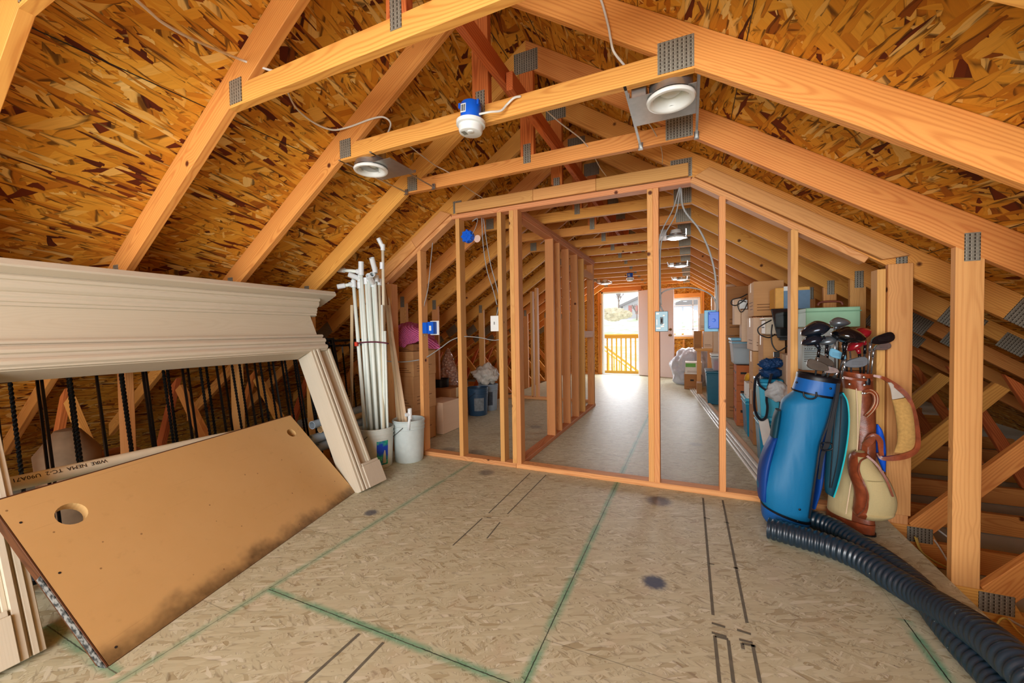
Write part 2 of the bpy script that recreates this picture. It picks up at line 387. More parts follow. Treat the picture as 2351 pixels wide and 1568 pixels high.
marks = [((1614, 1143), (1637, 1412)), ((1659, 1148), (1715, 1430)), ((1634, 1430), (1665, 1440)), ((1634, 1452), (1668, 1462)), ((1692, 1446), (1724, 1456)), ((1697, 1468), (1728, 1476)),
         ((1641, 1460), (1652, 1568)), ((1672, 1470), (1684, 1568)), ((1641, 1460), (1672, 1468)), ((1704, 1477), (1735, 1484)), ((1728, 1480), (1745, 1568)), ((1704, 1477), (1706, 1490)),
         ((1217, 1086), (1122, 1178)), ((1254, 1090), (1165, 1180)), ((1107, 1190), (1040, 1252)), ((1148, 1199), (1118, 1236)), ((825, 1455), (700, 1568)), ((880, 1475), (790, 1568)),
         ((1628, 1294), (1640, 1296)), ((1684, 1303), (1695, 1305)), ((1616, 1188), (1630, 1191)), ((1662, 1198), (1674, 1201)), ((1117, 1188), (1128, 1189))]
for a, b in marks:
    reparent(seam(a, b, .011 if a[1] > 1300 or b[1] > 1400 else .007), floor)
# roof sheathing: two slopes
def slope(side):
    a = Vector((XC, 0, ZTOP)); b = Vector((XC+side*EAVE, 0, ZTOP-SL*EAVE)); nrm = Vector((side*SL, 0, 1)).normalized()
    v = []
    for y in (YB-.1, YF+.15):
        for p in (a, b):
            v += [Vector((p.x, y, p.z)), Vector((p.x, y, p.z))+nrm*.02]
    f = [(0, 2, 3, 1), (4, 5, 7, 6), (0, 4, 6, 2), (1, 3, 7, 5), (0, 1, 5, 4), (2, 6, 7, 3)]
    o = mesh_obj('ceiling', v, f, M_OSB, M=frame((a+b)/2+Vector((0, 3.7, 0)), (0, 1, 0), nrm)); return tag(o, kind='structure')
ceilR = slope(1); ceilL = slope(-1)
# joints between roof panels: dark open gaps with steel H-clips
def gapline(side, d, y0, y1, par):
    z = ZTOP-SL*d-.0008; x = XC+side*d
    o = board('panel_joint', (x, y0, z), (x, y1, z), .004, .0012, M_BLACK, zdir=(side*SL, 0, 1), bevel=0)
    return reparent(o, par)
for s, par in ((1, ceilR), (-1, ceilL)):
    for d in (.12, 1.13, 2.14, 3.15): gapline(s, d, YB, YF, par)
# gables
def gable(name, y, th, holes, mat):
    "gable wall as OSB strips around rectangular holes [(x0,x1,z0,z1)]"
    root = empty(name, (XC, y, 0)); tag(root, kind='structure')
    xs = sorted({XC-EAVE, XC+EAVE, XC, *[h[0] for h in holes], *[h[1] for h in holes]})
    for i in range(len(xs)-1):
        x0, x1 = xs[i], xs[i+1]; zt = lambda x: ZTOP-SL*abs(x-XC)
        cuts = sorted([(h[2], h[3]) for h in holes if h[0] <= x0+1e-6 and h[1] >= x1-1e-6])
        lo = -.25; spans = []
        for (a, b) in cuts: spans.append((lo, a)); lo = b
        spans.append((lo, None))
        for (a, b) in spans:
            if b is not None:
                if b-a < .005: continue
                pts = [(x0, a), (x1, a), (x1, b), (x0, b)]
            else: pts = [(x0, a), (x1, a), (x1, zt(x1)), (x0, zt(x0))]
            reparent(prism('sheathing', pts, y, y+th, mat, xdir=(1, 0, 0), bevel=0), root)
    return root
D = (-2.0, -1.085, -.02, 2.06); W1 = (-.38, .235, .93, 1.83); W2 = (-3.25, -2.95, .2, 1.0)
wall_back = gable('wall_back', YF, .12, [D, W1, W2], M_OSBW)
wall_front = gable('wall_front', YB-.12, .12, [(-2.1, 1.1, .42, 2.3)], M_OSBW)

# ---------------------------------------------------------------- roof trusses
def truss_proto():
    t = empty('roof_truss', (XC, 0, 0))
    T = .038; y0, y1 = 0., T
    def P(name, pts, mat=M_TRUSS, xd=(1, 0, 0), a=y0, b=y1): return prism(name, pts, a, b, mat, t, xd)
    cx = RV; EX = 2.47
    for s in (-1, 1):
        xd = (s, 0, -SL)
        P('rafter', [(0, zr(0)), (s*EX, zr(EX)), (s*(EX+.03), zr(EX)+.03), (s*(EX+.03), zr(EX+.03)+RV-.002), (0, zr(0)+RV-.002)], xd=xd)
        P('rafter', [(s*(EX+.03), zr(EX+.03)+.055), (s*3.9, zr(3.9)+.055), (s*3.9, zr(3.9)+RV-.002), (s*(EX+.03), zr(EX+.03)+RV-.002)], xd=xd)
        xi, xo = 1.98, 2.07
        P('knee_post', [(s*xi, -.022), (s*xo, -.022), (s*xo, zr(xo)), (s*xi, zr(xi))], M_STUD, (0, 0, 1))
        # web from the post foot up and out to the rafter
        d = Vector((.617, 0, .787)); n = Vector((-d.z, 0, d.x)); o = Vector((2.063, 0, -.015)); L = 1.12
        q = [o, o-n*.089*0.9, o+d*(L-.03)-n*.089, o+d*(L-.0)]
        P('web', [(s*2.075, -.012), (s*2.135, -.105), (s*2.79, .70), (s*2.72, .745)], M_TRUSS, (s*d.x, 0, d.z))
        P('web', [(s*2.08, .98), (s*2.08, .88), (s*2.80, .06), (s*2.86, .12)], M_DARKW, (s*.64, 0, -.75), y0, y1) if False else None
        P('web', [(s*2.76, .80), (s*2.84, .74), (s*3.28, -.10), (s*3.18, -.10)], M_DARKW, (s*.44, 0, -.86))
        P('bottom_chord', [(0, -.24), (s*4.1, -.24), (s*4.1, -.12), (s*2.2, -.105), (s*2.16, -.022), (0, -.022)] if s > 0 else [(-.001, -.24), (-4.1, -.24), (-4.1, -.12), (-2.2, -.105), (-2.16, -.022), (-.001, -.022)])
        def plate(cx_, cz, w, h, rot=0):
            a = math.radians(rot); M = frame((cx_, -.0006, cz), (math.cos(a), 0, math.sin(a)), (0, -1, 0))
            v = [M @ Vector(q) for q in box8((-w/2, -h/2, 0), (w/2, h/2, .0016))]
            mesh_obj('gusset_plate', v, BF, M_GAL, t, M)
        if s > 0:
            plate(.885, 2.215, .135, .125, 0)
        else:
            plate(-.90, 2.208, .085, .105, 0)
        plate(s*2.03, 1.475 if s < 0 else 1.452, .055 if s < 0 else .05, .12)
        plate(s*2.12, -.07, .11, .085)
        plate(s*2.56, zr(2.56)+.075, .21, .13, -s*33.8)
        plate(s*2.80, zr(2.80)+.08, .14, .10, -s*33.8)
    P('collar_tie', [(-.955, ZK), (.955, ZK), (.955-.089/SL+.004, ZK+.089), (-.955+.089/SL-.004, ZK+.089)], xd=(1, 0, 0))
    P('king_post', [(-.045, ZK+.089), (.045, ZK+.089), (.045, zr(.045)), (0, zr(0)), (-.045, zr(.045))], M_DARKW, (0, 0, 1))
    plate(0, ZK+.10, .05, .12); plate(0.0, zr(0)+.03, .16, .13)
    return t
tp = truss_proto()
NAME = {0: 'nearest roof truss, only its left rafter end showing in the top left corner', 1: 'roof truss whose tie beam crosses the top of the view, left of the smoke detector',
        2: 'roof truss carrying the blue and white smoke detector on its tie beam', 3: 'roof truss just in front of the partition, with metal cable clips on its tie beam',
        4: 'roof truss standing directly on the stud partition header', 15: 'last roof truss, against the far wall above the open door', 5: 'first roof truss behind the stud partition'}
ordw = 'second third fourth fifth sixth seventh eighth ninth tenth'.split()
for k in range(6, 15): NAME[k] = 'the %s roof truss behind the stud partition, counting away from it' % ordw[k-6]
NAME[-1] = 'roof truss behind the viewer, second from the gable window'; NAME[-2] = 'roof truss behind the viewer, nearest to the gable window'
trusses = {}
for k in range(-2, 16):
    if k == -2: t = tp; t.location = (XC, TY(k), 0); t['label'] = NAME[k]
    else: t = copy_tree(tp, (XC, TY(k), 0), NAME[k])
    tag(t, None, 'roof truss', 'roof trusses'); trusses[k] = t
# ---------------------------------------------------------------- stud partition under the fourth truss
PF, PB = 2.921, 3.010
part = empty('stud_partition', (-.6, PF, 0), 'open stud partition with doorway gaps standing across the attic under a truss', 'partition wall', kind='structure')
def pb(name, a, b, mat, long, par=part, **k):
    return reparent(box(name, a, b, mat, long=long, **k), par)
pb('bottom_plate', (-2.262, PF, .0), (-1.298, PB, .038), M_PLATE, 'x'); pb('bottom_plate', (-1.296, PF, .0), (1.02, PB, .038), M_PLATE, 'x')
ztop = lambda x: min(2.10, zr(abs(x-XC))-.042)
for (x0, x1) in [(-2.251, -2.213), (-1.838, -1.800), (-1.438, -1.400), (-1.328, -1.290), (-1.2895, -1.2515), (-.265, -.2275), (-.227, -.1895), (.182, .220), (.573, .611), (.985, 1.023)]:
    z = min(ztop(x0), ztop(x1)); pb('stud', (x0, PF, .038), (x1, PB, z+.01 if z < 2.09 else z), M_STUD, 'z')
_a, _b = aY(886, 700, PF), aY(899, 700, PF); pb('stud', (_a.x, PF, .001), (_b.x, PB, aY(890, 652, PF).z), M_STUD, 'z')
pb('stud', (-1.20, PF+.03, .038), (-1.162, PB, 2.1), M_STUD, 'z') if False else None
pb('top_plate', (XC-.945, PF, 2.10), (XC+.945, PB, 2.138), M_PLATE, 'x')
for i, (a, b) in enumerate([(XC-.90, -1.115), (-1.113, -.62), (-.618, XC+.93)]): pb('blocking', (a, 2.9095, 2.145), (b, 2.9475, 2.232), M_STUD, 'x')
sd = Vector((1, 0, -SL)).normalized()
for s in (-1, 1):
    k0 = Vector((XC+s*.95, 0, ZK)); d = Vector((s*sd.x, 0, sd.z)); n = Vector((s*SL, 0, 1)).normalized()
    a = k0+d*.01-n*.022; b = k0+d*(1.12 if s > 0 else 1.28)-n*.022
    reparent(board('top_plate', (a.x, (PF+PB)/2, a.z), (b.x, (PF+PB)/2, b.z), PB-PF, .038, M_PLATE, zdir=n), part)
    L = 1.24 if s > 0 else 1.12
    p = [k0+d*.02+n*.0, k0+d*.07+n*.089, k0+d*(L+.03)+n*.089, k0+d*(L-.06)+n*.012]
    if s < 0: p = [k0+d*.0+n*.0, k0+d*.06+n*.089, k0+d*.45+n*.089, k0+d*.45]; q = [k0+d*.452, k0+d*.452+n*.089, k0+d*(L+.06)+n*.089, k0+d*(L+.06)]; reparent(prism('blocking', [(v.x, v.z) for v in q], 2.9095, 2.9475, M_STUD, xdir=d), part)
    reparent(prism('blocking', [(v.x, v.z) for v in p], 2.9095, 2.9475, M_STUD, xdir=d), part)
# hall partition running away from it
hall = empty('stud_partition', (-1.3, 4.4, 0), 'open stud partition running away along the left side of the hall', 'partition wall', kind='structure')
HX0, HX1 = -1.351, -1.262
pb('bottom_plate', (HX0, PB+.002, 0), (HX1, 5.77, .038), M_PLATE, 'y', hall)
pb('top_plate', (HX0, PB+.002, 2.062), (HX1, 5.77, 2.10), M_PLATE, 'y', hall); pb('top_plate', (HX0, PB+.03, 2.1), (HX1, 5.80, 2.138), M_PLATE, 'y', hall)
for y in (3.85, 4.07, 4.42, 4.80, 5.12, 5.66, 5.70): pb('stud', (HX0, y, .038), (HX1, y+.038, 2.062), M_STUD, 'z', hall)
for z in (1.02, 1.84): pb('blocking', (HX1-.04, 5.159, z), (HX1-.002, 5.66, z+.09), M_STUD, 'y', hall)
# rear partition of the left store room
rear = empty('stud_partition', (-2.5, 6.05, 0), 'short stud partition at the far end of the left hand room', 'partition wall', kind='structure')
pb('bottom_plate', (-2.86, 6.0, 0), (-1.36, 6.089, .038), M_PLATE, 'x', rear)
for x in (-2.37, -2.29, -1.40): pb('stud', (x, 6.0, .038), (x+.038, 6.089, min(2.05, zr(abs(x-XC))-.05)), M_STUD, 'z', rear)
# extra timber on the right of the doorway post
b = box('timber_board', (1.028, 2.908, .045), (1.135, 2.946, 1.468), M_STUD, long='z'); tag(b, 'upright board with sawn top fixed to the post behind the brown golf bag', 'board')
# long 2x4 bracing boards beside the king posts
for i, (y0, y1, z, x, lb) in enumerate([(.2, 2.02, 2.40, -.862, 'horizontal brace running away from the viewer along the near king posts, dark cut end showing'), (1.80, 6.3, 2.36, -.822, 'long horizontal brace continuing beyond the first one between the king posts'), (5.8, 9.9, 2.4, -.862, 'last horizontal brace along the king posts towards the far wall')]):
    tag(box('ridge_brace', (x, y0, z-.045), (x+.036, y1, z+.045), M_DARKW, long='y'), lb, 'brace', None)

# ---------------------------------------------------------------- far gable: door, windows, framing, outdoors
jm = empty('door_1', (-1.54, 9.95, 0), kind='structure')
def ch(o, par): return reparent(o, par)
M_DOOR = plain('door_primer_pink', (226, 206, 202), .45, nz=.01); M_VINYL = plain('vinyl_white', (238, 240, 236), .4, nz=.01)
for a, b in [((-2.0, 9.93, -.02), (-1.965, 10.12, 2.06)), ((-1.12, 9.93, -.02), (-1.085, 10.12, 2.06)), ((-2.0, 9.93, 2.025), (-1.085, 10.12, 2.06)), ((-2.0, 9.9, -.02), (-1.085, 10.14, .012))]:
    ch(box('door_frame', a, b, M_VINYL, long='z'), jm)
# the leaf, swung right round into the room
hinge = Vector((-1.10, 9.90, .015)); fe = Vector((-.335, 9.55, .015)); ld = (fe-hinge); LW = .87; ld.normalize()
ML = frame(hinge, ld, (0, 0, 1))
leaf = mesh_obj('door_leaf', [ML @ Vector(q) for q in box8((0, -.022, 0), (LW, .022, 2.03))], BF, M_DOOR, M=ML, bevel=.003); ch(leaf, jm)
M_BRASS = plain('antique_brass', (150, 118, 78), .3, .9)
for z, r in ((.96, .028), (1.09, .02)):
    for s in (-1, 1):
        Mk = ML @ Matrix.Translation((LW-.065, s*.022, z)) @ Matrix.Rotation(-s*PI/2, 4, 'X')
        k = lathe_obj('door_knob', [(.03, 0), (.03, .008), (.012, .012), (.012, .03), (r, .04), (r, .055), (r*.6, .066)], M_BRASS, M=Mk, n=16); k.parent = leaf; k.matrix_basis = leaf.matrix_basis.inverted() @ Mk @ Matrix.Translation((0, 0, 0)) if False else ML.inverted() @ Matrix.Translation(Mk.translation)
def window(name, x0, x1, z0, z1, grid):
    w_ = empty(name, ((x0+x1)/2, 10, z0), kind='structure'); t = .045
    for a, b, l in [((x0, 9.965, z0), (x0+t, 10.09, z1), 'z'), ((x1-t, 9.965, z0), (x1, 10.09, z1), 'z'), ((x0+t, 9.965, z0), (x1-t, 10.09, z0+t), 'x'), ((x0+t, 9.965, z1-t), (x1-t, 10.09, z1), 'x')]:
        ch(box('window_frame', a, b, M_VINYL, long=l), w_)
    for a, b in grid: ch(box('muntin', a, b, M_VINYL, long='x', bevel=0), w_)
    g = G('window_glass'); g.t.nodes.remove(g.b)
    m = g.n('ShaderNodeMixShader', {0: .07}); tr = g.n('ShaderNodeBsdfTransparent'); gl = g.n('ShaderNodeBsdfGlossy', {'Roughness': .02})
    g.L.new(tr.outputs[0], m.inputs[1]); g.L.new(gl.outputs[0], m.inputs[2]); g.L.new(m.outputs[0], g.t.nodes['Material Output'].inputs[0])
    ch(box('window_pane', (x0+t, 10.03, z0+t), (x1-t, 10.036, z1-t), g.m, bevel=0), w_)
window('window_1', W1[0], W1[1], W1[2], W1[3], [((W1[0]+.045, 10.02, z), (W1[1]-.045, 10.028, z+.018)) for z in (W1[3]-.18, W1[2]+.16)]+[((x, 10.02, W1[2]+.045), (x+.018, 10.028, W1[3]-.045)) for x in (W1[1]-.16,)])
window('window_2', W2[0], W2[1], W2[2], W2[3], [])
window('window_3', -2.1, 1.1, .42, 2.3, [])
o3 = bpy.data.objects['window_3']; o3.location.y += YB-10.08
# studs and headers of the far wall
tf = empty('trim_1', (0, 9.95, 0), kind='structure')
def fb(a, b, l='z', m=M_TRUSS): ch(box('wall_framing', a, b, m, long=l), tf)
for x, z0, z1 in [(-2.09, 0, 2.09), (-2.045, 0, 2.09), (-1.04, 0, 2.09), (-.46, 0, 2.1), (-.42, 0, 2.1), (.24, 0, 1.99), (.28, 0, 1.96), (.7, 0, 1.7), (-2.7, 0, 1.8), (-2.9, 0, 1.6), (-3.3, 0, 1.4), (-.13, 0, .87)]:
    fb((x, 9.912, z0), (x+.038, 9.999, z1))
fb((-2.05, 9.912, 2.062), (-1.045, 9.999, 2.19), 'x'); fb((-.42, 9.912, 1.835), (.24, 9.999, 1.93), 'x'); fb((-.42, 9.912, .885), (.24, 9.999, .923), 'x'); fb((-2.85, 9.912, .0), (-2.1, 9.999, .038), 'x'); fb((-1.0, 9.912, 0), (1, 9.999, .038), 'x')

# outdoors
M_DECK = wood('yellow_deck_wood', (255, 214, 96), (240, 184, 60), ring=60)
dk = empty('deck_railing', (-1.6, 11.4, -.1), 'yellow stained timber balustrade with stair rail outside the open door', 'railing')
for x in np.arange(-3.2, -.2, .13):
    ch(box('baluster', (x, 11.38, -.12), (x+.038, 11.418, .88), M_DECK), dk)
for a, b in [((-3.4, 11.36, .87), (0, 11.44, .96)), ((-3.4, 11.30, .96), (0, 11.5, .99)), ((-3.4, 11.37, -.14), (0, 11.42, -.05))]: ch(box('rail', a, b, M_DECK, long='x'), dk)
st = empty('stair_railing', (-1.8, 12.2, -.3), 'sloping timber stair handrail beyond the deck balustrade', 'railing')
pa, pb2 = aY(1390, 797, 12.2), aY(1478, 862, 12.2); dv = (pb2-pa)
ch(board('rail', pa-dv, pb2+dv, .06, .04, M_DECK), st); ch(board('rail', pa-dv-Vector((0, 0, .12)), pb2+dv-Vector((0, 0, .12)), .03, .04, M_DECK), st)
for i in range(16):
    q = pa-dv*.5+dv*(i/7); ch(box('baluster', (q.x, 12.18, q.z-1.0), (q.x+.035, 12.215, q.z-.1), M_DECK), st)
deck = box('deck', (-4, 10.14, -.2), (1.5, 11.6, -.12), plain('deck_boards_pale', (200, 196, 190), .8), long='x'); tag(deck, kind='structure'); deck.name = 'floor'
gt = G('snowy_lawn'); o = gt.obj(); f = gt.noise(o, .5, 4, .6); gt.fin(gt.mix(gt.sm(f, .42, .62), srgb(246, 246, 246), srgb(196, 204, 166)), .9); M_LAWN = gt.m
V = []; Fc = []; nx, ny = 24, 24
for j in range(ny+1):
    for i in range(nx+1):
        x = -60+120*i/nx; y = 12.5+110*j/ny; z = -2.6+max(0, y-16)*.115+.35*math.sin(x*.21+y*.13)
        V.append((x, y, z))
for j in range(ny):
    for i in range(nx): a = j*(nx+1)+i; Fc.append((a, a+1, a+nx+2, a+nx+1))
ter = mesh_obj('ground', V, Fc, M_LAWN, smooth=True, M=Matrix.Translation((0, 40, 0))); tag(ter, kind='structure')
hs = empty('house', (-7, 62, 2.5), 'grey gabled house on the snowy slope seen through the open door', 'house')
M_HW = plain('house_wall', (196, 190, 190), .8); M_HR = plain('house_roof', (150, 142, 140), .8); M_HG = plain('house_window', (196, 130, 120), .3)
hp = lambda x, y: aY(x, y, 62)
a, bq = hp(1430, 726), hp(1490, 726); zt_ = hp(1432, 702).z; pk = hp(1458, 682)
ch(prism('wall', [(a.x, a.z-1.5), (bq.x+3, a.z-1.5), (bq.x+3, zt_), (pk.x+1.2, hp(0, 676).z if False else pk.z), (a.x, zt_)], 62, 70, M_HW), hs)
ch(prism('roof', [(a.x-.5, zt_-.25), (pk.x+1.2, pk.z), (bq.x+3.6, zt_-.25), (bq.x+3.6, zt_+.1), (pk.x+1.2, pk.z+.4), (a.x-.5, zt_+.1)], 61.6, 70.4, M_HR), hs)
for x in (1447, 1463): q = hp(x, 712); ch(box('window', (q.x-.25, 61.95, q.z-.6), (q.x+.25, 62.05, q.z+.7), M_HG), hs)
hs2 = empty('house', (3, 55, 2), 'pale house with a garage beyond the lawn, seen through the far window', 'house')
a, bq = aY(1550, 752, 55), aY(1600, 752, 55); zt_ = aY(1560, 700, 55).z
ch(box('wall', (a.x, 55, a.z-2), (bq.x+4, 62, zt_), plain('siding_pale', (214, 214, 222), .8)), hs2); ch(box('garage_door', (a.x+.8, 54.95, a.z-.2), (a.x+2.6, 55.02, zt_-.8), M_VINYL), hs2)
ch(prism('roof', [(a.x-.6, zt_), (a.x+3.2, zt_+1.6), (bq.x+4.5, zt_)], 54.6, 62.4, M_HR), hs2)
M_BARK = plain('bark_pale', (150, 130, 118), .9)
def bare_tree(px, py, Y, H, label, seed):
    rnd = random.Random(seed); p = aY(px, py, Y); V = []; Fc = []
    def br(p0, d, L, r, dep):
        nonlocal V, Fc
        p1 = p0+d*L; v, f = sweep([p0, p0.lerp(p1, .5)+Vector((rnd.uniform(-.05, .05)*L, 0, 0)), p1], circ(1, 5), rad=lambda i: r*(1-.2*i)); b_ = len(V); V += v; Fc += [tuple(i+b_ for i in g_) for g_ in f]
        if dep == 0: return
        for _ in range(4 if dep > 2 else 3):
            nd = (d+Vector((rnd.uniform(-1, 1), rnd.uniform(-.6, .6), rnd.uniform(-.1, .6)))*.75).normalized(); br(p0.lerp(p1, rnd.uniform(.55, 1)), nd, L*.62, r*.55, dep-1)
    br(p, Vector((0, 0, 1)), H*.35, H*.03, 4)
    o = mesh_obj('bare_tree', V, Fc, M_BARK, M=Matrix.Translation(p)); tag(o, label, 'tree', None)
bare_tree(1421, 712, 46, 3.2, 'bare branched tree on the slope left of the grey house', 3)
bare_tree(1462, 735, 40, 2.4, 'small bare tree in front of the grey house', 5)
def bush(px, py, Y, rx, rz, label, col):
    p = aY(px, py, Y); bm = bmesh.new(); bmesh.ops.create_icosphere(bm, subdivisions=4, radius=1); rn = random.Random(px)
    from mathutils import noise as mn
    for v in bm.verts: v.co *= 1+.25*mn.noise(v.co*3)+.12*mn.noise(v.co*11); v.co.x *= rx; v.co.y *= rx*.6; v.co.z *= rz
    me = bpy.data.meshes.new('shrub'); bm.to_mesh(me); bm.free(); me.materials.append(col); o = bpy.data.objects.new('shrub', me); COL.objects.link(o); o.location = p; tag(o, label, 'shrub', None)
M_SH = plain('winter_shrub', (206, 190, 160), .9, nz=.3, sc=3); bush(1408, 722, 44, 1.5, .7, 'dry winter shrub at the left of the doorway view', M_SH); bush(1434, 722, 50, .9, .5, 'dry shrub beside the grey house', M_SH)
# ---------------------------------------------------------------- recessed lights, smoke detectors, boxes, cables
def can_light(x, y, label, lit=False, plate=(-.16, -.1, .1, .14), bars=(-.18, .1), ys=(-.11, .5), rot=0):
    t = empty('recessed_light', (x, y, 2.1), label, 'ceiling light', 'recessed ceiling lights'); z = 2.1
    T_ = Matrix.Translation((x, y, z))
    ch(lathe_obj('trim_ring', [(.072, .004), (.077, -.004), (.086, -.008), (.095, -.006), (.099, .002), (.097, .008), (.085, .012), (.076, .010)], M_WHITEM, M=T_, n=40, capb=False, capt=False), t)
    ch(lathe_obj('reflector', [(.075, .004), (.0665, .02), (.058, .06), (.05, .085)], M_WHITEM, M=T_, n=32, capb=False, capt=False), t)
    ch(lathe_obj('housing', ([(.088, .018), (.088, .14), (.08, .15)] if not lit else [(.07, .018), (.07, .04), (.06, .045)]), M_STEEL, M=T_, n=28, capb=False), t)
    if lit:
        ch(lathe_obj('lens', [(.076, -.003), (.066, -.012), (.04, -.017), (.01, -.018)], M_LIT, M=T_, n=28, capb=False), t)
        l = bpy.data.lights.new('recessed_lamp', 'SPOT'); l.energy = LAMP_W; l.spot_size = 2.6; l.spot_blend = .6; l.shadow_soft_size = .07; l.color = (.96, .98, 1)
        lo = bpy.data.objects.new('recessed_lamp', l); COL.objects.link(lo); lo.location = (x, y, z-.02); ch(lo, t)
    else:
        ch(lathe_obj('bulb', [(.049, .05), (.044, .036), (.03, .026), (.012, .021)], M_WHITE, M=T_, n=24), t)
    a = plate
    hq = .069
    p = mesh_obj('mounting_plate', *merge([bx((x+a[0], y+a[1], z+.013), (x-hq, y+a[3], z+.016)), bx((x+hq, y+a[1], z+.013), (x+a[2], y+a[3], z+.016)), bx((x-hq, y+hq, z+.013), (x+hq, y+a[3], z+.016)), bx((x-hq, y+a[1], z+.013), (x+hq, y-hq, z+.016)) if a[1] < -hq else bx((x+a[0], y+a[3]-.003, z+.016), (x+a[2], y+a[3], z+.03)), bx((x+a[0], y+a[1], z+.016), (x+a[0]+.003, y+a[3], z+.04))]), M_STEEL, M=Matrix.Translation((x, y, z)))
    ch(p, t)
    jb = box('wiring_box', (x+a[0]+.01, y+a[1]+.01, z+.017), (x+a[0]+.07, y+a[3]-.05, z+.085), M_STEEL); ch(jb, t)
    for bx_ in bars:
        b = box('hanger_bar', (x+bx_-.006, y+ys[0], z+.045), (x+bx_+.006, y+ys[1], z+.049), M_STEEL, long='y', bevel=0); ch(b, t)
        cl = mesh_obj('bar_clip', *merge([bx((x+bx_-.012, y+ys[1]-.006, z+.03), (x+bx_+.012, y+ys[1]-.002, z+.07)), bx((x+bx_-.012, y+ys[1]-.02, z+.028), (x+bx_+.012, y+ys[1]-.002, z+.031))]), M_STEEL, M=Matrix.Translation((x+bx_, y+ys[1], z))); ch(cl, t)
    return t
LAMP_W = 12
can_light(-.068, 1.842, 'unlit white recessed light hanging between rafters at the upper right, nearest the viewer', plate=(-.165, -.065, .1, .185), bars=(-.175, .108))
can_light(-1.735, 1.83, 'unlit white recessed light under the left end of the second tie beam', plate=(-.07, -.06, .2, .17), bars=(-.14, .10))
for (x, y, lb) in [(-.125, 4.62, 'lit recessed light behind the partition, the largest glowing one at the right'), (-.12, 6.72, 'lit recessed light second in the row towards the far door'), (-.13, 8.62, 'small lit recessed light farthest along the right hand row'), (-1.62, 8.46, 'small lit recessed light above the open door on the left')]:
    can_light(x, y, lb, True, ys=(-.2, .2))
def smoke(x, y, z, label, tilt=0):
    t = empty('smoke_detector', (x, y, z), label, 'smoke detector', 'smoke detectors'); R_ = Matrix.Translation((x, y, z)) @ Matrix.Rotation(tilt, 4, 'Y')
    f = lambda *a, **k: (lambda o: (o, setattr(o, 'matrix_basis', o.matrix_basis), ch(o, t)))(lathe_obj(*a, M=R_, **k))[0]
    f('mounting_box', [(.047, .035), (.05, .045), (.05, .115), (.046, .12)], M_BLUE, n=20)
    f('base_ring', [(.059, .014), (.069, .017), (.070, .034), (.060, .040)], M_WHITE, n=36)
    b = f('detector_body', [(.046, -.020), (.053, -.017), (.057, -.008), (.058, .018)], M_WHITE, n=36)
    bt = lathe_obj('test_button', [(.013, -.0235), (.015, -.022), (.016, -.019)], M_WHITE, M=R_ @ Matrix.Translation((.012, -.02, 0)), n=18); ch(bt, t)
    V, Fc = merge([bx((-.034, -.035+i*.006, -.0215), (-.012, -.033+i*.006, -.0195), R_) for i in range(6)]); ch(mesh_obj('sound_slots', V, Fc, M_MARK, M=R_), t)
    V, Fc = merge([bx((-.028, -.0505, .06), (.0, -.0495, .10), R_)]); lbx = mesh_obj('paper_label', V, Fc, M_WHITE, M=R_); ch(lbx, t)
    V, Fc = merge([bx((-.026+i*.0035, -.0512, .065), (-.0245+i*.0035+.0006*(i % 3), -.0504, .095), R_) for i in range(7)]); ch(mesh_obj('bar_marks', V, Fc, M_INK, M=R_), t)
    for s in (-1, 1): V, Fc = bx((s*.05-.004, -.03, .095), (s*.05+.006, -.015, .118), R_); ch(mesh_obj('box_lug', V, Fc, M_BLUE, M=R_), t)
    return t
smoke(-.952, 1.668, 2.095, 'white smoke detector in a blue box on the second tie beam', .05)
smoke(-.99, 7.55, 2.04, 'distant white smoke detector on the hall ceiling joists')

def dbox(name, a, b, mat, t): return ch(box(name, a, b, mat, bevel=.003), t)
# blue outlet box on leftmost stud
t = empty('outlet_box', (-2.16, 2.95, 1.1), 'blue plastic outlet box on the leftmost stud beside the pink blanket', 'electrical box')
dbox('box_body', (-2.2125, 2.925, 1.115), (-2.165, 2.99, 1.215), M_BLUE, t); dbox('box_body', (-2.165, 2.935, 1.11), (-2.10, 2.99, 1.22), M_BLUE, t)
dbox('mud_ring', (-2.175, 2.992, 1.10), (-2.078, 2.998, 1.23), M_WHITE, t); dbox('paper_label', (-2.145, 2.933, 1.14), (-2.122, 2.9355, 1.185), M_WHITE, t)
# round blue ceiling box on second stud
t = empty('round_box', (-1.74, 2.95, 1.94), 'round blue plastic box nailed high on the second stud from the left', 'electrical box')
Mx = Matrix.Translation((-1.735, 2.93, 1.945)) @ Matrix.Rotation(PI/2, 4, 'X')
ch(lathe_obj('box_body', [(.045, .0), (.048, -.01), (.048, -.05), (.05, -.055)], M_BLUE, M=Mx, n=22), t)
for a_ in range(0, 360, 45):
    q = Mx @ Matrix.Rotation(math.radians(a_), 4, 'Z'); V, Fc = bx((.044, -.007, -.04), (.056, .007, -.005), q); ch(mesh_obj('box_rib', V, Fc, M_BLUE, M=q), t)
V, Fc = merge([bx((-.03, -.002, 0), (.03, .002, .005), Mx), bx((-.002, -.03, 0), (.002, .03, .005), Mx), bx((-.012, -.016, 0), (.016, .012, .004), Mx)]); ch(mesh_obj('box_clamps', V, Fc, M_BLUE, M=Mx), t)
ch(lathe_obj('cover_disc', [(.001, 0), (.03, .001), (.032, .003)], plain('pale_pink_plastic', (226, 190, 170), .5), M=Matrix.Translation((-1.66, 2.99, 1.925)) @ Matrix.Rotation(PI/2, 4, 'X'), n=20), t)
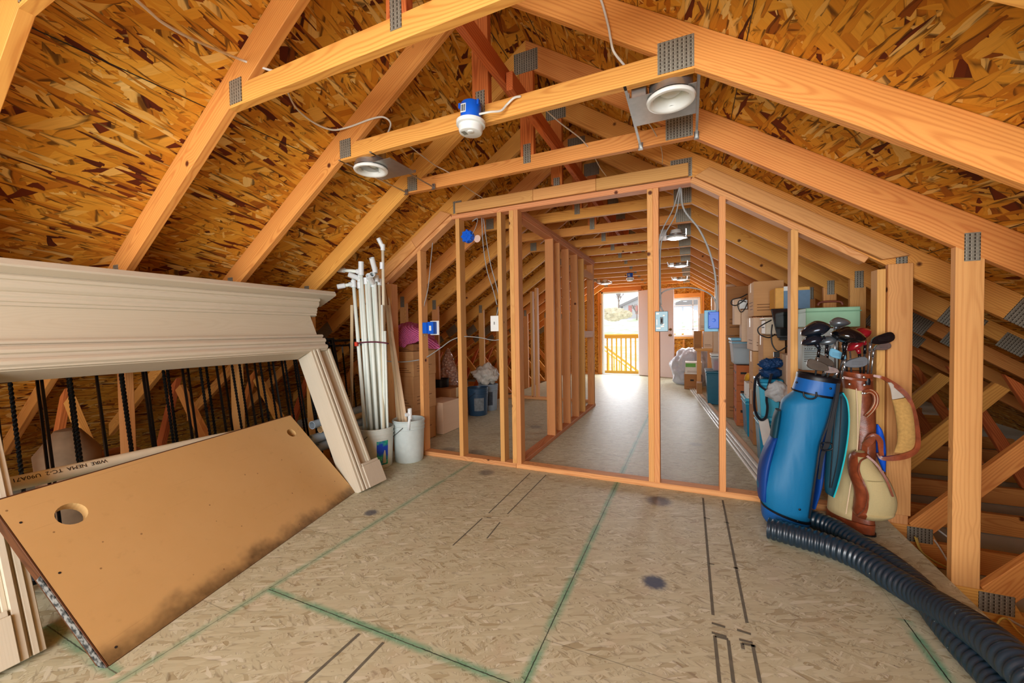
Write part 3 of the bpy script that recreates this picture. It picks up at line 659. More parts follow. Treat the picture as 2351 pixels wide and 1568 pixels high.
# white switch plate
t = empty('light_switch', (-1.47, 2.93, 1.19), 'white switch plate on the third stud from the left', 'light switch', 'switches on the partition studs')
dbox('cover_plate', (-1.515, 2.925, 1.125), (-1.4385, 2.931, 1.255), M_WHITE, t); dbox('switch_lever', (-1.481, 2.916, 1.18), (-1.473, 2.926, 1.205), M_WIREG, t); dbox('box_body', (-1.505, 2.932, 1.14), (-1.4385, 2.985, 1.24), M_WIREG, t)
# steel disconnect with lever, white torn labels
M_GREYP = plain('grey_painted_steel', (104, 126, 132), .35, .3)
t = empty('light_switch', (-.155, 2.93, 1.175), 'blue grey metal switch box on the central double post of the partition', 'light switch', 'switches on the partition studs')
dbox('cover_plate', (-.215, 2.903, 1.105), (-.13, 2.921, 1.245), M_GREYP, t); dbox('box_body', (-.1895, 2.921, 1.115), (-.135, 2.97, 1.235), M_GREYP, t)
dbox('switch_lever', (-.176, 2.893, 1.165), (-.168, 2.904, 1.195), M_INK, t); dbox('switch_slot', (-.182, 2.901, 1.155), (-.162, 2.9035, 1.205), M_BLACK, t)
for (x, z, w_, h_) in [(-.208, 1.223, .02, .012), (-.207, 1.15, .008, .04), (-.165, 1.21, .014, .01), (-.208, 1.122, .03, .012), (-.178, 1.135, .022, .01), (-.17, 1.148, .016, .012)]: dbox('torn_label', (x, 2.9015, z), (x+w_, 2.9032, z+h_), M_WHITE, t)
# blue box with pale ring, right
M_PALEB = plain('pale_blue_plastic', (110, 176, 206), .4)
t = empty('outlet_box', (.15, 2.93, 1.17), 'bright blue outlet box with pale blue back on the stud right of the post', 'electrical box')
dbox('mud_ring', (.095, 2.985, 1.10), (.181, 2.992, 1.245), M_PALEB, t); dbox('box_body', (.118, 2.93, 1.12), (.181, 2.985, 1.232), M_BLUE, t)
V, Fc = merge([bx((.122, 2.926, 1.215), (.176, 2.93, 1.226)), bx((.122, 2.926, 1.124), (.176, 2.93, 1.135)), bx((.12, 2.926, 1.13), (.127, 2.93, 1.22))]); ch(mesh_obj('box_ribs', V, Fc, M_BLUE, M=Matrix.Translation((.15, 2.93, 1.17))), t)
Mz = Matrix.Translation((.15, 2.9285, 1.175)) @ Matrix.Rotation(PI/2, 4, 'X'); ch(lathe_obj('knockout', [(.010, 0), (.012, .001), (.012, .0015), (.010, .002)], M_BLUE, M=Mz, n=16), t)

def cable(pts, label, mat=M_WIRE, r=.0042, flat=.55, up=None):
    P = [aY(x, y, Y) for x, y, Y in pts]
    o = tube('electrical_cable', P, r, mat, n=8, sub=7, flat=flat); return tag(o, label, 'cable', 'electrical cables')
cable([(300, -12, .50), (345, 28, .62), (375, 53, .70), (430, 84, .82), (500, 115, .98), (558, 139, 1.108), (610, 158, 1.15), (645, 172, 1.19), (662, 215, 1.3), (682, 250, 1.42), (720, 281, 1.55), (762, 298, 1.66), (800, 292, 1.715), (850, 274, 1.722), (880, 269, 1.74), (897, 284, 1.78), (888, 312, 1.84)], 'white cable draped over the roof sheathing and rafters at the upper left', r=.005)
cable([(1376, -10, 1.715), (1385, 15, 1.715), (1397, 62, 1.715), (1402, 90, 1.715), (1410, 120, 1.722), (1436, 153, 1.78)], 'white cable stapled down the face of the large right hand rafter', r=.005)
cable([(1480, 258, 1.98), (1484, 275, 2.05), (1496, 292, 2.2), (1512, 322, 2.4), (1520, 350, 2.6), (1521, 376, 2.88)], 'white cable running from the upper right recessed light down to the header')
cable([(1100, 262, 1.65), (1125, 257, 1.66), (1150, 254, 1.69), (1164, 240, 1.71), (1180, 225, 1.71), (1196, 221, 1.725)], 'short white cable leading from the blue smoke detector box along the beam', r=.0055)
cable([(1250, 250, 1.80), (1290, 285, 2.0), (1335, 320, 2.25), (1360, 352, 2.42), (1378, 385, 2.65), (1392, 404, 2.88)], 'white cable hanging between tie beams right of the ridge')
cable([(940, 335, 1.80), (975, 362, 2.0), (1000, 380, 2.2), (1030, 396, 2.33), (1060, 422, 2.5), (1085, 440, 2.75), (1109, 455, 2.9)], 'thin white cable crossing left of the ridge towards the header', r=.0035)
cable([(1560, 430, 2.96), (1545, 480, 2.96), (1522, 525, 2.935), (1513, 560, 2.93), (1513, 640, 2.93), (1514, 722, 2.94)], 'white cable falling from the header to the blue grey switch box', M_WIREG)
cable([(1562, 430, 2.96), (1552, 490, 2.97), (1528, 535, 2.95), (1517, 565, 2.95), (1516, 650, 2.95), (1518, 700, 2.95)], 'second cable beside it down the central post', M_WIREG)
cable([(1563, 432, 2.97), (1570, 480, 2.97), (1604, 525, 2.98), (1626, 570, 2.98), (1640, 620, 2.98), (1645, 670, 2.975), (1647, 722, 2.96)], 'thick double cable swinging down right to the bright blue outlet box', M_WIREG, r=.0065)
cable([(1526, 722, 2.95), (1514, 695, 2.96), (1520, 672, 2.98), (1550, 662, 3.0), (1590, 661, 3.0), (1625, 672, 3.0), (1643, 692, 2.98), (1648, 722, 2.965)], 'grey cable arching across the doorway between the two switch boxes', M_WIREG, r=.005)
cable([(1106, 500, 2.99), (1109, 560, 2.99), (1118, 620, 2.985), (1132, 665, 2.98), (1141, 700, 2.97)], 'white cable hanging from header to the white switch plate', M_WIREG)
cable([(1110, 502, 3.0), (1118, 560, 2.99), (1127, 610, 2.985), (1138, 650, 2.98), (1146, 690, 2.975), (1140, 726, 2.97)], 'second white cable hanging to the white switch plate', M_WIREG)
cable([(1084, 508, 2.99), (1096, 502, 2.985), (1092, 522, 2.97), (1080, 545, 2.95)], 'short looped cable entering the round blue box', M_WIREG)
cable([(994, 548, 2.98), (988, 610, 2.98), (982, 665, 2.975), (973, 705, 2.96), (970, 742, 2.955)], 'white cable falling to the blue box on the leftmost stud', M_WIREG)
cable([(976, 768, 2.96), (971, 785, 2.97), (974, 800, 2.98), (973, 815, 2.98), (976, 822, 2.98), (1010, 800, 3.0), (1035, 782, 2.995), (1062, 773, 2.975), (1100, 775, 2.98), (1130, 781, 2.98), (1147, 780, 2.975)], 'white cable sagging sideways through drilled studs on the left', M_WIREG, r=.005)
cable([(886, 829, 2.90), (920, 831, 2.94), (945, 829, 2.96), (962, 826, 2.97)], 'short horizontal cable left of the leftmost stud', M_WIREG, r=.005)
# ---------------------------------------------------------------- left side: mantel, panel, railings, pipes, buckets, cartons
LEAN = math.radians(25); MB0 = Vector((-2.13, 0, 0))
MU = Vector((-math.sin(LEAN), 0, math.cos(LEAN))); MN = Vector((math.cos(LEAN), 0, math.sin(LEAN))); MY = Vector((0, 1, 0))
MM = Matrix((MY, MU, MN)).transposed().to_4x4(); MM.translation = MB0      # local: x along the mantel (world Y), y up the lean, z out of its face
def mprof(name, x0, x1, pts, par, mat=M_OAK, smooth=False):
    "profile pts (y up, z out) run along local x from x0 to x1"
    n = len(pts); v = [MM @ Vector((x0, a, b)) for a, b in pts]+[MM @ Vector((x1, a, b)) for a, b in pts]
    f = [tuple(range(n)), tuple(range(2*n-1, n-1, -1))]+[(i, (i+1) % n, n+(i+1) % n, n+i) for i in range(n)]
    o = mesh_obj(name, v, f, mat, M=MM @ Matrix.Translation(((x0+x1)/2, sum(p[0] for p in pts)/n, 0)), bevel=.0015); return reparent(o, par)
mt = empty('fireplace_mantel', MB0+Vector((0, 1.3, 0)), 'unfinished pale oak fireplace mantel surround leaning against the left rafters', 'mantel')
XA, XB = .40, 2.19
sh = mprof('mantel_shelf', XA-.22, XB+.13, [(1.535, -.02), (1.535, .178), (1.530, .185), (1.502, .185), (1.496, .178), (1.496, -.02)], mt)
cr = mprof('crown_moulding', XA-.10, XB+.02, [(1.496, 0), (1.496, .118), (1.484, .122), (1.474, .112), (1.474, .100), (1.458, .098), (1.447, .086), (1.440, .068), (1.440, .058), (1.425, .056), (1.418, .044), (1.404, .042), (1.404, .030), (1.39, .028), (1.39, 0)], mt)
fr = mprof('frieze_board', XA-.02, XB-.035, [(1.39, -.02), (1.39, .022), (1.218, .022), (1.218, -.02)], mt)
m1 = mprof('lower_moulding', XA-.04, XB-.005, [(1.218, -.02), (1.218, .045), (1.206, .050), (1.198, .044), (1.198, .034), (1.182, .034), (1.182, .056), (1.164, .062), (1.152, .056), (1.150, .042), (1.128, .040), (1.128, .054), (1.112, .060), (1.100, .052), (1.094, .036), (1.088, .036), (1.088, -.02)], mt)
m2 = mprof('header_underside', XA+.15, XB-.16, [(1.085, -.11), (1.112, -.11), (1.112, .02), (1.085, .02)], mt)
def leg(xi, xo, s):
    """one pilaster leg; xi inner edge, xo outer edge (s=+1: outer is +x)"""
    L = empty('pilaster_leg', MM @ Vector(((xi+xo)/2, 0, 0))); L.rotation_euler = (0, 0, 0)
    W = abs(xo-xi); f = lambda a: xi+s*a
    H = 1.10; seg = []
    def strip(a0, a1, z0, z1, y0=0, y1=H, nm='leg_moulding'):
        x0, x1 = sorted((f(a0), f(a1)))
        v = [MM @ Vector(q) for q in box8((x0, y0, z0), (x1, y1, z1))]
        o = mesh_obj(nm, v, BF, M_OAK, M=MM @ Matrix.Translation(((x0+x1)/2, (y0+y1)/2, 0)) @ Matrix.Rotation(PI/2, 4, 'Z'), bevel=.002); o.parent = L; o.matrix_basis = Matrix.Translation(-L.location) @ o.matrix_basis; return o
    strip(.0, .018, -.125, .030, nm='inner_return_board')
    strip(.018, .034, -.02, .040); strip(.034, .044, -.02, .028); strip(.044, .064, -.02, .046); strip(.064, .078, -.02, .030)
    strip(.078, W-.002, -.02, .010, nm='leg_panel')
    strip(.078, .090, .01, .022, .18); strip(W-.040, W-.030, .01, .024, .18); strip(W-.030, W-.012, .01, .038, .18); strip(W-.012, W, .01, .030, .18)
    strip(.066, W+.052, -.02, .056, 0, .160, 'plinth_block'); strip(.070, W+.046, -.02, .050, .160, .180, 'plinth_block')
    return L
for l in (leg(2.045, 2.225, 1), leg(.565, .385, -1)):
    M0 = l.matrix_basis.copy(); l.parent = mt; l.location = l.location-mt.location

# tan slab leaning through the mantel opening
A_, B_ = Vector((-2.155, 2.02, .0)), Vector((-1.813, .624, 0)); B_.z = 0
e = (A_-B_).normalized(); pn = Vector((-e.y, e.x, 0)); pn = pn if pn.x < 0 else -pn
TA = math.radians(43.5); pu = pn*math.sin(TA)+Vector((0, 0, 1))*math.cos(TA); pnn = e.cross(pu); pnn = pnn if pnn.z > 0 else -pnn
gS = G('tan_laminate_board'); o = gS.obj(); x, y, z = gS.xyz(o)
nz = gS.noise(o, 3.2, 4, .65); nf = gS.noise(o, 22, 4, .6)
c = gS.mix(nz, srgb(218, 180, 124), srgb(206, 166, 106))
c = gS.mix(gS.ma('MULTIPLY', gS.sm(nf, .58, .8), .25), c, srgb(168, 130, 84))
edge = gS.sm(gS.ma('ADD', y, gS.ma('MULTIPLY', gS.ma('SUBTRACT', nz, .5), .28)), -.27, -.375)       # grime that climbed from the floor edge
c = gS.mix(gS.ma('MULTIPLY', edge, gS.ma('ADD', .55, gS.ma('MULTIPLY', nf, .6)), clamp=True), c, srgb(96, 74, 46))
c = gS.mix(gS.ma('MULTIPLY', gS.sm(gS.vor(o, 14)[0], .07, .04), .7), c, srgb(110, 76, 44))
scr = gS.noise(gS.cxyz(gS.ma('MULTIPLY', x, 2), gS.ma('MULTIPLY', y, 90), 0.), 1, 2); c = gS.mix(gS.ma('MULTIPLY', gS.sm(scr, .66, .74), .2), c, srgb(170, 124, 78))
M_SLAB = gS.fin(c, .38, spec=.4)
PL, PH, PT = 1.47, .735, .038
Mp = Matrix((e, pu, pnn)).transposed().to_4x4(); Mp.translation = B_+pnn*.0+Vector((0, 0, .002))
slab = empty('leaning_panel', B_.lerp(A_, .5), 'tan desk top with two cable holes and grimy lower edge, leaning at the left', 'panel')
def slabmesh():
    bm = bmesh.new()
    hs = [(.16, .585, .048), (1.365, .60, .033)]
    # face built as a grid of quads around holes: ring of each hole joined to a square cell
    me_v = []; faces = []
    def V_(x, y): me_v.append((x, y)); return len(me_v)-1
    N = 24
    def cell(x0, x1, y0, y1, cx, cy, r):
        ring = [V_(cx+r*math.cos(2*PI*i/N), cy+r*math.sin(2*PI*i/N)) for i in range(N)]; out = []
        for i in range(N):
            a = 2*PI*i/N; dx, dy = math.cos(a), math.sin(a); t = min(((x1-cx) if dx > 0 else (cx-x0))/max(abs(dx), 1e-9), ((y1-cy) if dy > 0 else (cy-y0))/max(abs(dy), 1e-9)); out.append(V_(cx+dx*t, cy+dy*t))
        for i in range(N):
            j = (i+1) % N; faces.append((ring[i], out[i], out[j], ring[j]))
        for (qx, qy) in ((x0, y0), (x1, y0), (x1, y1), (x0, y1)):
            k = min(range(N), key=lambda i: -1e9 if False else abs((math.atan2(qy-cy, qx-cx) % (2*PI))-(2*PI*(i+.5)/N)))
            faces.append((out[k], V_(qx, qy), out[(k+1) % N]))
    xs = [0, .06, .26, 1.28, 1.45, PL]
    s_ = .1
    cell(.06, .26, .485, .685, *hs[0]); cell(1.28, 1.45, .515, .685, *hs[1])
    def q(x0, y0, x1, y1): faces.append((V_(x0, y0), V_(x1, y0), V_(x1, y1), V_(x0, y1)))
    q(0, 0, PL, .485); q(0, .685, PL, PH); q(0, .485, .06, .685); q(.26, .485, 1.28, .685); q(1.45, .485, PL, .685); q(1.28, .485, 1.45, .515)
    n = len(me_v); V = [Vector((a, b, 0)) for a, b in me_v]+[Vector((a, b, -PT)) for a, b in me_v]; Fc = list(faces)+[tuple(i+n for i in reversed(f)) for f in faces]
    Fc += [(0+i, (i+1) % N, n+(i+1) % N, n+i) for i in range(N)]
    b2 = [i for i, p in enumerate(me_v) if abs((p[0]-hs[1][0])**2+(p[1]-hs[1][1])**2-hs[1][2]**2) < 1e-7]
    Fc += [(b2[i], b2[(i+1) % N], n+b2[(i+1) % N], n+b2[i]) for i in range(N)]
    return [Mp @ v for v in V], Fc
v, f = slabmesh()
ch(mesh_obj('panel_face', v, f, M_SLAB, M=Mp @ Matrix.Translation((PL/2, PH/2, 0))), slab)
M_EDGE = wood('dark_core_edge', (96, 56, 30), (52, 28, 14), ring=200, knots=False); gE = G('metal_edge_strip'); n_ = gE.noise(gE.obj(), 55, 3); gE.fin(gE.mix(gE.sm(n_, .4, .6), srgb(60, 70, 76), srgb(170, 176, 178)), .35, .6)
ch(board('bottom_edge', Mp @ Vector((0, -.003, -PT/2)), Mp @ Vector((PL, -.003, -PT/2)), PT*.96, .006, M_EDGE, zdir=pu, bevel=.001), slab)
ch(board('left_edge', Mp @ Vector((-.003, 0, -PT/2)), Mp @ Vector((-.003, PH, -PT/2)), PT*.96, .006, M_EDGE, zdir=e, bevel=.001), slab)
ch(board('metal_edge', Mp @ Vector((-.0075, .0, -PT*.36)), Mp @ Vector((-.0075, .40, -PT*.36)), PT*.62, .003, gE.m, zdir=e, bevel=0), slab)
ch(board('top_edge', Mp @ Vector((0, PH+.003, -PT/2)), Mp @ Vector((PL, PH+.003, -PT/2)), PT*.96, .006, M_EDGE, zdir=pu, bevel=.001), slab)
for a, b in ((.04, .04), (.035, .38), (.03, .62)): ch(lathe_obj('screw_hole', [(.004, .0005), (.0045, .0006)], M_INK, M=Mp @ Matrix.Translation((a, b, 0)), n=10), slab)

# black metal railings stacked against the knee wall
M_IRON = plain('black_wrought_iron', (22, 26, 30), .28, .7, nz=.2, spec=.6)
def railing(y0, y1, xb, lean, h, step, ph, label, tw=True):
    r = empty('metal_railing', (xb, (y0+y1)/2, 0), label, 'railing', 'black metal railings stacked behind the mantel')
    u = Vector((-math.sin(lean), 0, math.cos(lean))); o = Vector((xb, 0, 0)); nrm = Vector((math.cos(lean), 0, math.sin(lean)))
    P = lambda y, s, dz=0: o+Vector((0, y, 0))+u*s+nrm*dz
    for s, w_, th in ((h, .045, .02), (h-.045, .02, .016), (.06, .03, .016)): ch(board('rail', P(y0, s), P(y1, s), w_, th, M_IRON, zdir=u, bevel=.003), r)
    for y in (y0+.01, y1-.01): ch(board('end_post', P(y, .0), P(y, h), .028, .028, M_IRON, zdir=nrm), r)
    n = int((y1-y0-.04)/step)
    for i in range(1, n+1):
        y = y0+i*(y1-y0)/(n+1)+ph; twist = (i % 2 == 0)
        a, b = P(y, .07), P(y, h-.05); K = 190 if twist else 2
        path = [a.lerp(b, k/K) for k in range(K+1)]; V = []; Fc = []
        rr = .0058 if not twist else .0064; n4 = 4
        uu = nrm; vv = Vector((0, 1, 0))
        for k, p in enumerate(path):
            an = (k*.40 if 12 < k < K-12 else 0) if twist else PI/4
            for j in range(n4): V.append(p+uu*rr*math.cos(an+j*PI/2)*1.25+vv*rr*math.sin(an+j*PI/2)*1.25)
        for k in range(K):
            for j in range(n4): Fc.append((k*4+j, k*4+(j+1) % 4, k*4+4+(j+1) % 4, k*4+4+j))
        ch(mesh_obj('baluster', V, Fc, M_IRON, M=Matrix.Translation(a)), r)
    return r
railing(.30, 2.46, -2.60, math.radians(11), 1.10, .094, 0, 'front black iron railing panel, its balusters seen through the mantel opening')
railing(.62, 2.36, -2.66, math.radians(10), 1.10, .101, .045, 'second black iron railing leaning just behind the front one')
railing(2.40, 2.92, -2.72, math.radians(6), 1.07, .085, 0, 'short black iron railing right of the mantel, beside the white pipes')

# tubes lying behind the mantel leg
M_PVCG = plain('pvc_grey_blue', (150, 166, 178), .35, nz=.04); M_PVCW = plain('pvc_cream', (226, 218, 192), .4, nz=.04); M_KRAFT = plain('kraft_tube', (196, 160, 110), .7)
def pipe_open(name, a, b, r, mat, label, cat, inner=None, group=None, wall=.12):
    a = Vector(a); b = Vector(b); V, Fc = sweep([a, b], circ(r, 20), cap=False); V2, F2 = sweep([a, b], circ(r*(1-wall), 20), cap=False); n = len(V)
    Fc = Fc+[tuple(i+n for i in reversed(f)) for f in F2]+[(i, (i+1) % 20, n+(i+1) % 20, n+i) for i in range(20)]+[(20+i, 20+(i+1) % 20, n+20+(i+1) % 20, n+20+i) for i in range(20)]
    o = mesh_obj(name, V+V2, Fc, mat, M=Matrix.Translation((a+b)/2)); auto_smooth(o); return tag(o, label, cat, group)
for (y, z, r, m, lb, xx) in [(2.04, .445, .030, M_PVCG, 'grey blue tube, topmost of the rolls behind the mantel leg', -2.57), (2.10, .40, .026, M_KRAFT, 'short kraft coloured roll with a white end below the topmost tube', -2.56)]:
    pipe_open('cardboard_tube', (xx, y, z), (xx-.05, y+.55, z+.02), r, m, lb, 'tube', group='tubes lying behind the mantel leg')
for i, (y, z, lb) in enumerate([(2.03, .335, 'upper fat grey plastic pipe behind the mantel leg'), (2.09, .262, 'lower fat grey plastic pipe behind the mantel leg')]):
    P0 = Vector((-2.585, y, z)); tag(tube('plastic_pipe', [P0, P0+Vector((.0, .06, .0)), P0+Vector((-.02, .6, .02))], .036, M_PVCG, n=18, sub=4, rad=lambda i: .45 if i == 0 else (.85 if i == 1 else 1)), lb, 'pipe', 'tubes lying behind the mantel leg')
tag(box('cardboard_carton', (-2.56, 2.08, .0), (-2.42, 2.28, .16), plain('kraft_dark', (150, 100, 60), .8), long='y'), 'low brown carton under the grey pipes behind the mantel', 'box')
# long conduit with lettering along the back of the panel
ca, cb = Vector((-2.52, .52, .535)), Vector((-2.60, 1.55, .50))
cp = tag(tube('conduit_pipe', [ca, ca.lerp(cb, .5), cb], .03, M_PVCW, n=18, sub=4), 'cream plastic conduit printed with black letters above the tan panel', 'pipe')
dr = (cb-ca).normalized(); up_ = Vector((.75, 0, .66)); yv = up_.cross(dr).normalized(); 
Mt = Matrix((-dr, dr.cross(up_).normalized() if False else (up_.cross(-dr)).normalized(), up_)).transposed().to_4x4()
def txt_on(par, s, size, o, xd, nd, mat=M_INK, name='lettering', align='CENTER'):
    "text lying on the surface at o, reading along xd, facing nd"
    xd = Vector(xd).normalized(); nd = Vector(nd); nd = (nd-xd*nd.dot(xd)).normalized(); yd = nd.cross(xd)
    M = Matrix((xd, yd, nd)).transposed().to_4x4(); M.translation = Vector(o); t = text_mesh(s, size, M, mat, name, align=align); return reparent(t, par)
nd = Vector((.80, 0, .60)); txt_on(cp, 'WIRE  NEMA  TC-2  U90A71', .024, ca.lerp(cb, .22)+nd*.0305, -dr, nd)

# buckets
def bucket(x, y, r, h, mat, label, group='plastic buckets', ribs=3, taper=.88, handle=True):
    t = empty('bucket', (x, y, 0), label, 'bucket', group); T_ = Matrix.Translation((x, y, 0)); rb = r*taper
    P_ = [(rb*.96, 0), (rb, .008)]
    R_ = lambda z: rb+(r-rb)*z/h
    zs = [h-.085, h-.055, h-.018]
    P_ += [(R_(h*.3), h*.3), (R_(h-.1), h-.1)]
    for z in zs[:ribs]: P_ += [(R_(z), z), (R_(z)+.006, z+.001), (R_(z)+.006, z+.006), (R_(z), z+.007)]
    P_ += [(R_(h)+.002, h-.004), (R_(h), h), (R_(h)-.006, h), (R_(h)-.008, h-.02), (rb-.01, .012), (.001, .012)]
    ch(lathe_obj('bucket_body', P_, mat, M=T_, n=40, capt=False), t)
    if handle:
        a0 = 2.5; pts = [Vector((x+(r+.006)*math.cos(a0+i*.32), y-abs(r+.006)*abs(math.sin(a0+i*.32)) if False else y+(r+.008)*math.sin(a0+i*.32), h-.05-.10*math.sin(PI*i/8))) for i in range(9)]
        ch(tube('wire_handle', pts, .0022, M_INK, n=6, sub=4), t)
    return t
M_BUCKW = plain('bucket_white', (216, 224, 218), .42, nz=.05); M_BUCKG = plain('bucket_grey_white', (196, 208, 206), .42, nz=.05)
b1 = bucket(-2.435, 2.545, .148, .335, M_BUCKW, 'white bucket with a green and blue label holding the white pipes')
gL = G('green_blue_label'); n_ = gL.noise(gL.obj(), 28, 5, .7); n2 = gL.noise(gL.obj(), 11, 3)
M_LAB = gL.fin(gL.mix(gL.sm(n2, .45, .6), gL.ramp(n_, [(.3, srgb(12, 90, 90)), (.5, srgb(20, 170, 140)), (.7, srgb(120, 220, 190))]), srgb(20, 70, 200)), .5)
def curved_patch(name, cx, cy, r0, r1, a0, a1, z0, z1, mat, par, n=10):
    V = []; Fc = []
    for i in range(n+1):
        a = a0+(a1-a0)*i/n
        for z, r in ((z0, r0), (z1, r1)): V.append(Vector((cx+r*math.cos(a), cy+r*math.sin(a), z)))
    for i in range(n): Fc.append((2*i, 2*i+2, 2*i+3, 2*i+1))
    m = len(V); V += [v+Vector((math.cos(0), 0, 0))*0+Vector((v.x-cx, v.y-cy, 0)).normalized()*.0008 for v in V]; Fc += [tuple(k+m for k in f_) for f_ in Fc]
    o = mesh_obj(name, V, Fc, mat, M=Matrix.Translation((cx, cy, (z0+z1)/2)), smooth=True); return ch(o, par)
curved_patch('paper_label', -2.435, 2.545, .1345, .1425, math.radians(-44), math.radians(-4), .035, .235, M_LAB, b1)
b2 = bucket(-2.27, 2.775, .137, .365, M_BUCKG, 'grey white bucket beside the labelled one, holding thin wood trim')
# PVC pipes standing in the labelled bucket
M_PVC = plain('pvc_white_pipe', (232, 242, 234), .42, nz=.04, sc=12); M_PVCF = plain('pvc_fitting', (226, 234, 236), .32, nz=.02)
def fitting(a, d, r, L, par, nm='pipe_coupling'):
    d = Vector(d).normalized(); V, Fc = sweep([a-d*L/2, a-d*L/2*.8, a+d*L/2*.8, a+d*L/2], circ(r, 14), cap=False); V2, F2 = sweep([a-d*L/2, a+d*L/2], circ(r*.78, 14), cap=False); n = len(V)
    Fc = Fc+[tuple(i+n for i in f) for f in F2]+[(i, (i+1) % 14, n+(i+1) % 14, n+i) for i in range(14)]+[(42+i, 42+(i+1) % 14, n+14+(i+1) % 14, n+14+i) for i in range(14)]
    Fc.append(tuple(range(n, n+14)))
    o = mesh_obj(nm, V, Fc, M_PVCF, M=Matrix.Translation(a)) if False else mesh_obj(nm, V+V2, Fc[:-1]+[], M_PVCF, M=Matrix.Translation(a)); auto_smooth(o); o.parent = par; o.matrix_basis = par.matrix_basis.inverted() @ o.matrix_basis; return o
NP_ = [0]
def pvc(bot, top, label, fits=(), r=.015, Yb=None, Yt=2.52, mat=M_PVC):
    NP_[0] += 1; Yb = Yb or (2.52 if NP_[0] % 2 else 2.59)
    a = aY(bot[0], 985, Yb); b = aY(top[0], top[1], Yt); k = (.05-a.z)/(b.z-a.z); a = a+(b-a)*k
    t = empty('plastic_pipe', a, label, 'pipe', 'white plastic pipes in the bucket')
    ch(tube('pipe', [a, b], r, mat, n=12, sm=False), t)
    last = b
    for kind, *q in fits:
        if kind == 'c': p = aY(q[0], q[1], Yt); fitting(p, b-a, r*1.42, .055, t)
        elif kind == 'arm':      # side arm from p to q ending in a coupling
            p = aY(q[0], q[1], Yt); e2 = aY(q[2], q[3], q[4] if len(q) > 4 else Yt-.03); ch(tube('pipe_arm', [p, e2], r, mat, n=12, sm=False), t); dv = (e2-p); fitting(p, b-a, r*1.45, .06, t, 'pipe_elbow'); fitting(p+dv.normalized()*.015, dv, r*1.4, .045, t, 'pipe_elbow'); fitting(e2, dv, r*1.4, .06, t)
        elif kind == 'el':      # open elbow towards q
            p = aY(q[0], q[1], Yt); e2 = aY(q[2], q[3], q[4] if len(q) > 4 else Yt-.04); fitting(p, b-a, r*1.45, .05, t, 'pipe_elbow'); fitting(p.lerp(e2, .6), e2-p, r*1.45, (e2-p).length*1.1+.02, t, 'pipe_elbow')
    return t
pvc((838, 0), (811, 640), 'leftmost white pipe with an arm pointing left', [('arm', 812, 652, 783, 657, 2.44)])
pvc((846, 0), (825, 625), 'white pipe with a long tee arm reaching left at its top', [('el', 826, 640, 806, 632, 2.46), ('c', 826, 655)])
pvc((853, 0), (828, 612), 'white pipe with a tee bar and downturned elbow at the far left top', [('arm', 829, 624, 784, 620, 2.46), ('el', 829, 622, 829, 606, 2.5)], Yt=2.50)
pvc((860, 0), (841, 645), 'short white pipe in the middle of the bundle with a plain socket', [('c', 841, 645)])
pvc((866, 0), (846, 640), 'white pipe with an elbow just right of the middle', [('el', 847, 640, 853, 632, 2.46)])
pvc((872, 0), (856, 650), 'white pipe behind the elbow pieces', [('el', 857, 652, 848, 636, 2.47)], Yt=2.55)
pvc((879, 0), (858, 600), 'white pipe ending in an angled coupling above the bundle', [('el', 861, 620, 855, 598, 2.52), ('c', 864, 640)], Yt=2.56)
pvc((884, 0), (879, 570), 'tallest pipe, cream with an angled elbow at its top', [('c', 877, 610), ('el', 879, 568, 871, 552, 2.50)], r=.0125, Yt=2.52, mat=M_PVCW)
pvc((880, 0), (870, 650), 'cream pipe right of the middle, partly hidden', [('c', 870, 648)], Yt=2.60, mat=M_PVCW)
pvc((884, 0), (877, 700), 'thin white pipe at the right side of the bundle', (), r=.010, Yb=2.56, Yt=2.50)
pvc((890, 0), (884, 760), 'short white pipe at the far right of the bundle', (), r=.010, Yb=2.56, Yt=2.52)
pvc((833, 0), (835, 690), 'narrow cream pipe behind the left part of the bundle', (), r=.008, Yt=2.58, mat=M_PVCW)
pa_, pb_ = aY(808, 700, 2.6), aY(806, 965, 2.60); tag(board('trim_board', pa_, Vector((pb_.x, pb_.y, .17)), .03, .012, M_TRIMW, zdir=(0, 1, 0)), 'flat pale wood strip standing left of the white pipes', 'trim board', 'wood trim standing by the pipes')
bd = tube('tie_strap', [aY(818, 789, 2.50), aY(835, 786, 2.49), aY(860, 785, 2.49), aY(882, 787, 2.50), aY(890, 789, 2.56), aY(860, 787, 2.66), aY(822, 789, 2.60), aY(818, 789, 2.50)], .006, plain('maroon_strap', (96, 40, 60), .6), n=8); tag(bd, 'maroon strap with a red end tied round the white pipes', 'strap')
kn = aY(818, 790, 2.49); V, Fc = merge([bx(kn+Vector((-.013, -.012, -.018)), kn+Vector((.013, .012, .018)))]); ch(mesh_obj('red_knot', V, Fc, plain('red_plastic', (214, 64, 40), .5), M=Matrix.Translation(kn), bevel=.004), bd)
